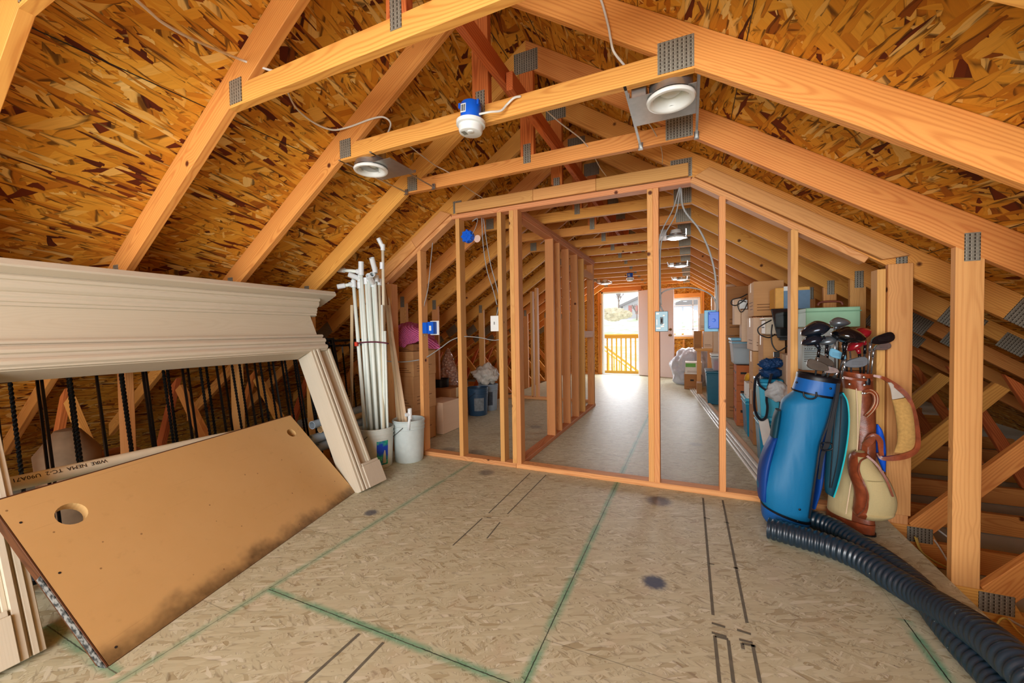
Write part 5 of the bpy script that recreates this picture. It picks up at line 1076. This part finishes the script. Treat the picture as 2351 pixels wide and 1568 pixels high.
# ---------------------------------------------------------------- golf bags, clubs, hoses
def loft(name, levels, mat, par=None, n=28, cap=(True, True), sub=4, power=2.0, mats=None, matf=None, smooth=True):
    "levels: ((xl,yl),(xr,yr),Y,depth) ; ring through the two photo points with front-to-back radius depth"
    ds = par is not None and par.name == 'golf_bag.001'
    yl = lambda l, i: l[2][i] if isinstance(l[2], tuple) else l[2]
    A = smooth_path([aY(l[0][0], l[0][1], yl(l, 0)) for l in levels], sub); B = smooth_path([aY(l[1][0], l[1][1], yl(l, 1)) for l in levels], sub)
    D_ = smooth_path([Vector((l[3], 0, 0)) for l in levels], sub)
    V = []; Fc = []
    for a, b, d in zip(A, B, D_):
        c = (a+b)/2; h = (b-a)/2
        for i in range(n):
            t = 2*PI*i/n; ct, st = math.cos(t), math.sin(t); f = (abs(ct)**power+abs(st)**power)**(-1/power)
            V.append(c+h*ct*f+Vector((0, -d.x*st*f*(.8 if ds and d.x > .08 else 1), 0)))
    for v_ in V: v_.z = max(v_.z, .002)
    m = len(A)
    for j in range(m-1):
        for i in range(n): k = (i+1) % n; Fc.append((j*n+i, j*n+k, (j+1)*n+k, (j+1)*n+i))
    fm = None
    if matf: fm = [matf((j+.5)/(m-1), i/n) for j in range(m-1) for i in range(n)]
    if cap[0]: Fc.append(tuple(range(n-1, -1, -1))); fm and fm.append(0)
    if cap[1]: Fc.append(tuple(range((m-1)*n, m*n))); fm and fm.append(0)
    o = mesh_obj(name, V, Fc, mat, M=Matrix.Translation(sum(V, Vector())/len(V)), mats=mats, fm=fm)
    if smooth: auto_smooth(o, 60)
    return ch(o, par) if par is not None else o
def ribbon(name, pts, mat, par, th=.003, sub=6):
    "pts: (x,y,Y,halfwidth m) flat strap in the picture-facing plane"
    C_ = smooth_path([aY(p[0], p[1], p[2]) for p in pts], sub); W_ = smooth_path([Vector((p[3], 0, 0)) for p in pts], sub); V = []; Fc = []
    for i, c in enumerate(C_):
        t = (C_[min(i+1, len(C_)-1)]-C_[max(i-1, 0)]).normalized(); s = t.cross(Vector((0, 1, 0))).normalized(); w_ = W_[i].x
        V += [c-s*w_-Vector((0, th, 0)), c+s*w_-Vector((0, th, 0)), c+s*w_+Vector((0, th, 0)), c-s*w_+Vector((0, th, 0))]
    for i in range(len(C_)-1):
        for j in range(4): Fc.append((i*4+j, i*4+(j+1) % 4, i*4+4+(j+1) % 4, i*4+4+j))
    Fc += [(3, 2, 1, 0), tuple(range(len(V)-4, len(V)))]
    o = mesh_obj(name, V, Fc, mat, M=Matrix.Translation(C_[0])); auto_smooth(o, 50); return ch(o, par)
def fabric(name, col, rough=.6, sc=220, nz=.08, bumpd=.004):
    g = G(name); o = g.obj(); n1 = g.noise(g.cxyz(*[g.ma('MULTIPLY', q_, k_) for q_, k_ in zip(g.xyz(o), (9, 9, 1.6))]), 1, 3, .5); n2 = g.noise(o, sc, 2); g.bump(g.ma('ADD', n1, g.ma('MULTIPLY', n2, .015)), .45, .02)
    c = srgb(col); d = tuple(q_*(1-nz*2) for q_ in c[:3])+(1,); return g.fin(g.mix(n2, d, c), rough, spec=.35)
FB = fabric('blue_nylon', (20, 120, 172), .5); FB2 = fabric('royal_blue_vinyl', (24, 104, 186), .4); FBD = fabric('dark_blue_nylon', (14, 70, 150), .5); FT = fabric('dark_teal_pad', (8, 66, 84), .6); FPIPE = plain('teal_piping', (20, 190, 200), .4); FBLK = plain('black_trim', (14, 18, 26), .4)
Z = 2.68
bb = empty('golf_bag', aZ(1805, 1205), 'large light blue golf bag leaning right, full of clubs', 'golf bag', 'golf bags by the right post')
loft('bag_body', [((1751, 1160), (1857, 1198), 2.66, .10), ((1742, 1128), (1864, 1150), 2.665, .115), ((1738, 1104), (1869, 1110), 2.67, .12), ((1752, 1062), (1875, 1070), 2.68, .118), ((1770, 1025), (1880, 1022), 2.69, .11), ((1783, 985), (1895, 978), 2.70, .105), ((1790, 943), (1906, 942), 2.71, .10), ((1796, 918), (1911, 922), 2.715, .10), ((1821, 897), (1915, 908), 2.722, .088), ((1827, 880), (1920, 893), 2.727, .088)], FB, bb, power=2.3, sub=6)
loft('base_band', [((1758, 1194), (1849, 1216), 2.655, .095), ((1749, 1180), (1855, 1207), 2.656, .108), ((1747, 1152), (1860, 1194), 2.66, .112)], FB2, bb, power=2.3)
loft('base_piping', [((1746, 1153), (1861, 1196), 2.66, .114), ((1746, 1149), (1861, 1191), 2.66, .114)], FBLK, bb, power=2.3, sub=2)
loft('collar', [((1819, 893), (1917, 911), 2.725, .104), ((1824, 878), (1922, 895), 2.73, .106), ((1829, 862), (1928, 877), 2.735, .106)], FB2, bb, power=2.1, cap=(True, False))
loft('collar_piping', [((1818, 895), (1917, 914), 2.725, .109), ((1817, 891), (1919, 909), 2.725, .109)], FBLK, bb, power=2.1, sub=2)
loft('rim', [((1828, 864), (1928, 880), 2.735, .108), ((1829, 857), (1930, 872), 2.738, .110), ((1832, 853), (1928, 868), 2.74, .106), ((1838, 858), (1922, 872), 2.74, .095), ((1840, 872), (1918, 886), 2.74, .09)], FBLK, bb, power=2.1, cap=(False, True))
loft('side_pocket', [((1741, 1140), (1760, 1145), 2.66, .07), ((1739, 1120), (1762, 1120), 2.665, .085), ((1741, 1075), (1766, 1075), 2.67, .09), ((1752, 1035), (1775, 1035), 2.68, .08), ((1768, 1000), (1786, 1000), 2.70, .06)], FBD, bb, power=2.0)
loft('mesh_pocket', [((1768, 1000), (1784, 1001), 2.68, .055), ((1774, 960), (1790, 962), 2.69, .055), ((1781, 940), (1792, 940), 2.70, .05)], FT, bb)
for pts in ([(1918, 905, 2.62, .004), (1903, 965, 2.60, .004), (1884, 1020, 2.585, .004), (1874, 1080, 2.57, .004), (1858, 1190, 2.565, .004)],): ribbon('side_seam', pts, FBLK, bb)
q = aY(1859, 901, 2.612); ch(tube('d_ring', [q+Vector((-.028, -.006, .004)), q+Vector((-.028, -.010, -.018)), q+Vector((-.012, -.012, -.032)), q+Vector((.012, -.012, -.032)), q+Vector((.028, -.010, -.018)), q+Vector((.028, -.006, .004))], .004, FBLK, n=8), bb)
for x, y, Y in [(1829, 878, 2.635), (1907, 892, 2.635), (1836, 1170, 2.56), (1832, 1197, 2.556)]: q = aY(x, y, Y-.01); ch(lathe_obj('rivet', [(.001, .002), (.005, .001), (.006, 0)], FBLK, M=Matrix.Translation(q) @ Matrix.Rotation(PI/2, 4, 'X'), n=10), bb)
loft('shoulder_pad', [((1895, 1130), (1914, 1141), 2.60, .02), ((1893, 1110), (1920, 1120), 2.60, .028), ((1896, 1060), (1934, 1060), 2.605, .034), ((1900, 1010), (1944, 1010), 2.61, .035), ((1908, 960), (1948, 958), 2.62, .033), ((1915, 925), (1945, 920), 2.63, .028), ((1920, 905), (1936, 900), 2.64, .02)], FT, bb, sub=5)
ribbon('pad_piping', [(1914, 1142, 2.585, .003), (1926, 1105, 2.58, .003), (1941, 1040, 2.585, .003), (1949, 975, 2.59, .003), (1946, 925, 2.60, .003), (1935, 902, 2.62, .003)], FPIPE, bb)
for k_, dx in enumerate((0, 13)): ribbon('pad_stitching', [(1905+dx*.3, 1120, 2.571, .002), (1910+dx, 1050, 2.572, .002), (1917+dx, 960, 2.585, .002), (1925+dx*.5, 910, 2.605, .002)], FBLK, bb)
loft('rear_pocket', [((1862, 1165), (1872, 1160), 2.68, .04), ((1868, 1120), (1886, 1110), 2.69, .06), ((1872, 1060), (1896, 1055), 2.70, .06), ((1880, 1000), (1905, 1000), 2.71, .05), ((1900, 930), (1920, 930), 2.72, .04)], FBD, bb)
ribbon('strap', [(1925, 880, 2.62, .008), (1918, 930, 2.60, .008), (1905, 985, 2.59, .01), (1898, 1020, 2.585, .012), (1888, 1045, 2.585, .008), (1880, 1100, 2.58, .006)], FBLK, bb); q = aY(1897, 1026, 2.575); ch(tube('buckle', [q+Vector((-.02, 0, .02)), q+Vector((.02, 0, .02)), q+Vector((.024, 0, -.01)), q+Vector((-.016, 0, -.02)), q+Vector((-.02, 0, .018))], .004, FBLK, n=6, sub=3), bb)
# brown and cream bag
def leather(name, col): 
    g = G(name); o = g.obj(); n1 = g.noise(o, 16, 4, .6); v = g.vor(o, 260); g.bump(g.ma('ADD', n1, g.ma('MULTIPLY', v[0], .08)), .22, .010); c = srgb(col); return g.fin(g.mix(g.sm(n1, .35, .7), tuple(q_*.55 for q_ in c[:3])+(1,), c), .32, spec=.5)
LB = leather('brown_leather', (150, 78, 48)); LB2 = leather('red_brown_leather', (162, 80, 46)); CV = fabric('cream_canvas', (216, 194, 142), .8); CVP = fabric('khaki_canvas', (196, 178, 128), .8); STC = plain('cream_stitch', (226, 196, 160), .7)
br = empty('golf_bag', aZ(1950, 1225), 'brown leather and cream canvas golf bag beside the post', 'golf bag', 'golf bags by the right post')
def bodymat(t, u):   # u: 0..1 round the ring, front face is u in (0,.5): 0 = right, .5 = left
    return 1 if .0 <= u < .275 or u > .9 else 0
loft('bag_body', [((1900, 1168), (2006, 1198), (2.83, 2.70), .105), ((1905, 1120), (2008, 1140), (2.83, 2.72), .105), ((1916, 1050), (2008, 1060), (2.83, 2.75), .105), ((1926, 980), (2008, 985), (2.83, 2.78), .105), ((1935, 920), (2006, 925), 2.81, .103), ((1938, 889), (2005, 897), 2.815, .10)], CV, br, mats=[CV, LB], matf=bodymat, power=2.3, n=40)
loft('base_band', [((1898, 1190), (2006, 1222), (2.83, 2.70), .110), ((1898, 1168), (2007, 1200), (2.83, 2.70), .112)], LB2, br, power=2.3); loft('rubber_foot', [((1903, 1204), (2005, 1236), (2.83, 2.70), .106), ((1897, 1198), (2009, 1231), (2.83, 2.70), .114), ((1897, 1189), (2009, 1221), (2.83, 2.70), .116)], FBLK, br, power=2.3)
loft('collar', [((1937, 890), (2004, 898), 2.815, .103), ((1934, 872), (2003, 878), 2.817, .106), ((1932, 855), (2002, 862), 2.82, .108), ((1934, 851), (2000, 857), 2.82, .104), ((1940, 856), (1994, 862), 2.82, .094)], LB2, br, cap=(True, False))
ribbon('stitched_seam', [(1966, 892, 2.735, .0022), (1969, 960, 2.705, .0022), (1968, 1030, 2.69, .0022), (1955, 1100, 2.675, .0022), (1942, 1180, 2.66, .0022)], STC, br, .001)
ribbon('collar_strap', [(1935, 866, 2.71, .006), (1965, 871, 2.703, .006), (2003, 873, 2.72, .006)], LB, br)
for x, y in [(1951, 882), (1984, 866), (1985, 884), (1936, 868)]: ch(lathe_obj('rivet', [(.001, .004), (.005, .003), (.007, 0)], M_STEEL, M=Matrix.Translation(aY(x, y, 2.702)) @ Matrix.Rotation(PI/2, 4, 'X'), n=10), br)
loft('collar_hole', [((1988, 884), (1998, 884), 2.715, .004), ((1987, 876), (1999, 876), 2.715, .006), ((1989, 869), (1997, 869), 2.715, .004)], FBLK, br)
ribbon('carry_handle', [(1984, 902, 2.735, .014), (1998, 898, 2.70, .013), (2010, 907, 2.67, .012), (2011, 925, 2.66, .011), (2002, 942, 2.67, .010), (1988, 956, 2.71, .009)], LB2, br, .005); [ribbon('handle_stitching', [(x+dx*nx, y+dx*ny, Y-.008, .0012) for x, y, Y, nx, ny in [(1984, 902, 2.735, .3, -1), (1998, 898, 2.70, .3, -1), (2010, 907, 2.67, .9, -.4), (2011, 925, 2.66, 1, .2), (2002, 942, 2.67, .8, .6), (1988, 956, 2.71, .7, .7)]], STC, br, .0012) for dx in (-3.2, 3.2)]
for x in (1981, 1986): ch(lathe_obj('rivet', [(.001, .004), (.005, .003), (.006, 0)], M_STEEL, M=Matrix.Translation(aY(x, 903, 2.712)) @ Matrix.Rotation(PI/2, 4, 'X'), n=10), br)
loft('ball_pocket', [((1966, 1184), (2030, 1190), 2.650, .05), ((1958, 1172), (2052, 1178), 2.645, .08), ((1962, 1150), (2058, 1152), 2.640, .09), ((1960, 1120), (2050, 1122), 2.640, .09), ((1950, 1090), (2036, 1094), 2.650, .08), ((1948, 1062), (2012, 1070), 2.660, .07), ((1952, 1045), (1998, 1048), 2.670, .05), ((1962, 1036), (1985, 1036), 2.680, .03)], CVP, br, mats=[CVP, LB2], matf=lambda t, u: 1 if (.34 < u < .62) or (t > .88) or u > .97 or u < .06 else 0, power=2.1, n=44, sub=6)
ribbon('pocket_piping', [(1970, 1185, 2.59, .003), (1986, 1168, 2.56, .003), (1993, 1140, 2.55, .003), (1984, 1110, 2.555, .003), (1972, 1085, 2.58, .003), (1975, 1060, 2.60, .003), (1990, 1050, 2.62, .003)], LB, br); ribbon('pocket_zip', [(1990, 1046, 2.61, .005), (2012, 1066, 2.59, .005), (2034, 1100, 2.57, .005), (2050, 1140, 2.56, .004)], LB, br)
ribbon('lower_strap', [(1984, 1040, 2.70, .012), (1986, 1022, 2.69, .012), (1994, 1006, 2.685, .012), (2008, 1000, 2.68, .012), (2020, 1012, 2.68, .012), (2022, 1032, 2.685, .010), (2024, 1046, 2.69, .009)], LB2, br, .004); ribbon('strap_knot', [(1985, 1022, 2.68, .014), (1995, 1014, 2.67, .016), (2004, 1004, 2.675, .012), (2000, 998, 2.68, .008)], LB, br, .006)
SH = fabric('golden_fleece', (214, 168, 96), .95, 90, .2)
ribbon('sling_strap', [(2004, 862, 2.80, .006), (2022, 866, 2.79, .008), (2036, 872, 2.77, .010), (2062, 890, 2.74, .012), (2084, 912, 2.72, .010), (2099, 950, 2.71, .009), (2107, 1000, 2.70, .009), (2104, 1030, 2.70, .010), (2085, 1044, 2.70, .014), (2055, 1051, 2.70, .014), (2025, 1052, 2.71, .009), (2014, 1040, 2.72, .006)], LB2, br, .006)
loft('fleece_pad', [((2052, 1038), (2098, 1040), 2.72, .012), ((2060, 1010), (2103, 1010), 2.715, .022), ((2058, 970), (2100, 965), 2.715, .024), ((2052, 935), (2092, 930), 2.72, .022), ((2047, 918), (2082, 912), 2.73, .014)], SH, br, sub=5); loft('pad_lining', [((2048, 917), (2080, 911), 2.735, .006), ((2044, 892), (2062, 892), 2.745, .006), ((2038, 878), (2046, 878), 2.75, .004)], plain('grey_felt', (190, 182, 168), .9), br)
tw = empty('towel', aY(2020, 1030, 2.78), 'bright blue cloth hanging behind the brown golf bag', 'cloth'); FT2 = fabric('bright_blue_cloth', (20, 100, 236), .6)
loft('towel_fold', [((2026, 1080), (2033, 1084), 2.80, .008), ((2014, 1050), (2034, 1055), 2.80, .02), ((2008, 1028), (2033, 1020), 2.80, .02), ((2010, 990), (2026, 990), 2.80, .02), ((2012, 974), (2016, 974), 2.80, .01)], FT2, tw)
# clubs
M_CHROME = plain('club_steel', (190, 196, 200), .18, .9, nz=.03); M_CHD = plain('worn_iron', (74, 64, 54), .36, .5, nz=.1); M_BLKG = plain('gloss_black', (14, 16, 20), .12, spec=.8); M_REDG = plain('gloss_red', (150, 22, 34), .15, spec=.8); M_NVG = plain('gloss_dark_blue', (30, 40, 54), .15, .4, spec=.8); M_GRY = plain('satin_grey', (120, 128, 134), .3, .6); M_GRAPH = plain('graphite_shaft', (36, 34, 34), .3)
BAGB = (aY(1880, 905, 2.735), 'blue'); BAGR = (aY(1968, 900, 2.845), 'brown')
def club(kind, hx, hy, Y, size, bagx, mat, label, dirx=-1, shaft=M_CHROME, tilt=0., neck=None):
    """head centred on photo point (hx,hy) at depth Y; shaft runs down to the bag mouth at photo x=bagx"""
    h = aY(hx, hy, Y); b = aY(bagx[0], bagx[1], bagx[2]); 
    t = empty('golf_club', b, label, 'golf club', 'golf clubs standing in the bags')
    hosel = aY(*neck) if neck else h+Vector((-dirx*size*.5, 0, -size*.1))
    ch(tube('shaft', [b, hosel], .0048, shaft, n=8, sm=False), t)
    V, Fc = sweep([hosel+(b-hosel).normalized()*.05, hosel+(b-hosel).normalized()*.0], circ(.0075, 10)); ch(mesh_obj('ferrule', V, Fc, M_BLKG if kind == 'wood' else M_CHROME, M=Matrix.Translation(hosel), smooth=True), t)
    if kind == 'wood':
        bm = bmesh.new(); bmesh.ops.create_uvsphere(bm, u_segments=28, v_segments=18, radius=1); me = bpy.data.meshes.new('club_head')
        for v in bm.verts:
            c = v.co
            if c.x*dirx < 0: c.x *= .55+.2*(1-abs(c.z))
            c.z = c.z*(.62 if c.z > 0 else .42)*(1-.25*max(0, c.x*dirx)); c.y *= .85
            c.x += -dirx*.0
        R_ = Matrix.Rotation(tilt, 3, 'Y')
        for v in bm.verts: v.co = R_ @ (v.co*size*.62)
        bmesh.ops.recalc_face_normals(bm, faces=bm.faces); bm.to_mesh(me); bm.free(); me.materials.append(mat)
        for p_ in me.polygons: p_.use_smooth = True
        o = bpy.data.objects.new('club_head', me); COL.objects.link(o); o.location = h; ch(o, t)
        ch(tube('neck', [hosel, hosel.lerp(h, .55)], .011, mat, n=10, sm=False, rad=lambda i: .8+.5*i), t)
        ch(mesh_obj('sole_plate', *merge([bx(h+Vector((-size*.2, -size*.545, -size*.12)), h+Vector((size*.2, -size*.52, size*.0)))]), M_CHROME, M=Matrix.Translation(h), bevel=.001), t) if size > .1 and False else None
    else:
        s = size; pr_ = [(0, .0), (.05, .16), (.16, .27), (.34, .35), (.55, .43), (.74, .49), (.88, .49), (.98, .42), (1.03, .28), (1.02, .14), (.95, .02), (.8, -.07), (.58, -.12), (.34, -.13), (.14, -.11), (.02, -.06)]
        R_ = Matrix.Rotation(tilt, 4, 'Y'); M = Matrix.Translation(hosel) @ R_
        V = [M @ Vector((dirx*s*a_, .007-.006*b_, s*b_)) for a_, b_ in pr_]+[M @ Vector((dirx*s*a_, -.006-.009*(1-b_), s*b_)) for a_, b_ in pr_]; n = len(pr_)
        ch(mesh_obj('club_head', V, [tuple(range(n)), tuple(range(2*n-1, n-1, -1))]+[(i, (i+1) % n, n+(i+1) % n, n+i) for i in range(n)], mat, M=M, bevel=.002), t)
        ch(mesh_obj('face_grooves', *merge([bx((dirx*s*.3 if dirx > 0 else -s*.8, -.0155+.009*z_, s*z_-.0004), (dirx*s*.8 if dirx > 0 else -s*.3, -.0147+.009*z_, s*z_+.0004), M) for z_ in (.06, .14, .22)]), M_INK, M=M), t)
    return t
m1 = (1888, 862, 2.73)
club('wood', 1877, 757, 2.74, .135, (1889, 865, 2.73), M_NVG, 'large glossy dark driver highest over the blue bag', -1, tilt=-.35, neck=(1899, 792, 2.74))
club('wood', 1869, 782, 2.71, .10, (1872, 862, 2.71), M_NVG, 'smaller dark fairway wood just below the large driver', -1, tilt=-.35, neck=(1881, 800, 2.71))
club('wood', 1902, 784, 2.76, .085, (1895, 866, 2.76), M_GRY, 'small grey wood between the two black drivers', -1, tilt=-.2, neck=(1900, 806, 2.76))
club('wood', 1941, 772, 2.74, .145, (1925, 868, 2.74), M_BLKG, 'biggest glossy black driver in the middle of the clubs', 1, M_GRAPH, tilt=.25, neck=(1938, 806, 2.74))
club('wood', 1924, 742, 2.82, .09, (1917, 862, 2.84), M_GRY, 'grey mallet headed club rising topmost in the middle', 1, tilt=.0, neck=(1917, 757, 2.82))
club('wood', 1978, 768, 2.84, .105, (1983, 862, 2.85), M_REDG, 'upper dark red wood over the brown bag', -1, M_GRAPH, tilt=-.5, neck=(1986, 792, 2.84))
club('wood', 1966, 792, 2.82, .085, (1976, 862, 2.84), M_REDG, 'lower dark red wood over the brown bag', -1, M_GRAPH, tilt=-.7, neck=(1973, 812, 2.82))
club('iron', 0, 0, 2.73, .10, (1884, 868, 2.70), M_CHD, 'brownish worn iron lying lowest at the left over the blue rim', -1, tilt=.1, neck=(1902, 848, 2.68)) 
club('iron', 0, 0, 2.73, .085, (1898, 868, 2.72), M_CHD, 'worn iron blade just above the lowest left one', -1, tilt=.25, neck=(1913, 838, 2.72))
club('iron', 0, 0, 2.73, .07, (1912, 870, 2.70), M_CHROME, 'silver iron with rounded blade at the right of the blue rim', -1, tilt=-.1, neck=(1925, 852, 2.68))
club('iron', 0, 0, 2.8, .085, (1932, 868, 2.80), M_PALEB, 'pale blue steel iron above the centre of the rim', -1, tilt=.2, neck=(1941, 822, 2.80))
pt = club('iron', 0, 0, 2.8, .10, (1940, 862, 2.82), M_GRY, 'flat grey blade putter above the brown bag rim', 1, tilt=.0, neck=(1938, 838, 2.79))
club('iron', 0, 0, 2.85, .10, (1992, 862, 2.84), M_BLKG, 'black backed iron pointing right, topmost at the right edge', 1, tilt=-.1, neck=(1999, 786, 2.84))
club('iron', 0, 0, 2.87, .07, (2000, 862, 2.85), M_CHROME, 'chrome hosel iron beside the black backed one', 1, tilt=.0, neck=(2006, 800, 2.86))
for x, lb in ((1945, 'dark shaft behind the putter, its head hidden'), (1955, 'steel shaft right of the putter, its head hidden')):
    t = empty('golf_club', aY(x, 862, 2.86), lb, 'golf club', 'golf clubs standing in the bags'); ch(tube('shaft', [aY(x, 862, 2.86), aY(x-4, 800, 2.88)], .005, M_GRAPH if x < 1950 else M_CHROME, n=8, sm=False), t); ch(lathe_obj('grip_end', [(.004, 0), (.009, .004), (.008, .03)], M_BLKG, M=Matrix.Translation(aY(x-4, 806, 2.88)), n=10), t)
# corrugated drain hoses
gH = G('hose_plastic'); nH = gH.noise(gH.obj(), 60, 3, .7); M_HOSE = gH.fin(gH.mix(gH.sm(nH, .68, .76), srgb(14, 42, 58), srgb(150, 160, 150)), .34, spec=.9)
def hose(pts, R_, label):
    P_ = smooth_path([Vector(p) for p in pts], 40)
    # resample evenly
    S = [0]
    for i in range(1, len(P_)): S.append(S[-1]+(P_[i]-P_[i-1]).length)
    step = .0034; N = int(S[-1]/step); out = []; j = 0
    for k in range(N+1):
        s = k*step
        while j < len(S)-2 and S[j+1] < s: j += 1
        out.append(P_[j].lerp(P_[j+1], (s-S[j])/max(1e-9, S[j+1]-S[j])))
    V = []; n = 32; Fc = []; pitch = .0255; u = Vector((0, 0, 1))
    for i, p in enumerate(out):
        t = (out[min(i+1, N)]-out[max(i-1, 0)]).normalized(); u = (u-t*u.dot(t)).normalized(); v = t.cross(u)
        for q_ in range(n):
            an = 2*PI*q_/n; ph = 2*PI*(i*step/pitch); r = R_*(1-.10*(.5-.5*math.cos(ph))**1.3); V.append(p+u*r*math.cos(an)+v*r*math.sin(an))
    for i in range(N):
        for q_ in range(n): Fc.append((i*n+q_, i*n+(q_+1) % n, (i+1)*n+(q_+1) % n, (i+1)*n+q_))
    nV = len(V); V += [p for p in (out[0], out[-1])]; Fc += [((q_+1) % n, q_, nV) for q_ in range(n)]+[(N*n+q_, N*n+(q_+1) % n, nV+1) for q_ in range(n)]
    o = mesh_obj('corrugated_hose', V, Fc, M_HOSE, M=Matrix.Translation(out[len(out)//2]), smooth=True); return tag(o, label, 'hose', 'black corrugated hoses')
def hp_(x, y, z): return aZ(x, y, z)
HR = .055
hose([hp_(1765, 1212, HR), hp_(1830, 1231, HR), hp_(1900, 1252, HR), hp_(1975, 1283, HR), hp_(2050, 1330, HR), hp_(2120, 1372, .07), hp_(2190, 1415, .11), hp_(2270, 1468, .15), hp_(2340, 1530, .16), hp_(2420, 1610, .15), hp_(2520, 1740, .12)], HR*1.0, 'black corrugated hose in front, running from the blue golf bag to the bottom right corner')
hose([hp_(1862, 1190, HR*.9), hp_(1915, 1212, HR*.9), hp_(1975, 1250, HR*.9), hp_(2040, 1292, HR*.9), hp_(2110, 1350, HR*.9), hp_(2160, 1420, HR*.9), hp_(2220, 1490, HR*.9), hp_(2300, 1575, HR*.9), hp_(2380, 1680, HR*.9)], HR*.9, 'second black corrugated hose starting under the brown golf bag and passing under the first')
# plank of floor sheathing along the right edge and cables in the void
tag(board('floor_plank', (.955, 3.25, .009), (.985, .6, .009), .13, .016, plain('osb_plank_pale', (208, 184, 146), .7, nz=.1, sc=40), zdir=(0, 0, 1)), 'pale board lying along the right floor edge beside the hoses', 'board') if False else None
def vc(pts, lb, m=M_WIREY): tag(tube('electrical_cable', [Vector(p) for p in pts], .0055, m, n=8, sub=6, flat=.6), lb, 'cable', 'cables in the right side void')
a0 = aY(2105, 1238, 2.93)
vc([aY(2100, 1232, 2.9), aY(2112, 1262, 2.86), aY(2140, 1285, 2.8), aY(2178, 1305, 2.72), aY(2215, 1330, 2.6)], 'yellow cable drooping from the foot of the post behind the brown bag'); vc([aY(2104, 1234, 2.92), aY(2110, 1255, 2.9), aY(2125, 1278, 2.86), aY(2150, 1300, 2.8)], 'second yellow cable beside it near the floor edge')
vc([aY(2125, 1222, 3.0), aY(2145, 1240, 2.95), aY(2165, 1270, 2.88), aY(2182, 1300, 2.8)], 'white cable behind the large right post', M_WIRE); vc([aY(2140, 1205, 3.1), aY(2165, 1225, 3.05), aY(2200, 1250, 3.0)], 'thin white cable further back behind the post', M_WIRE)
vc([aY(2285, 1440, 2.28), aY(2300, 1420, 2.30), aY(2318, 1425, 2.28), aY(2340, 1452, 2.2), aY(2375, 1480, 2.1)], 'yellow cable loop at the right picture edge'); vc([aY(2310, 1418, 2.35), aY(2335, 1432, 2.3), aY(2370, 1450, 2.2)], 'white cable beside the yellow loop at the right edge', M_WIRE)
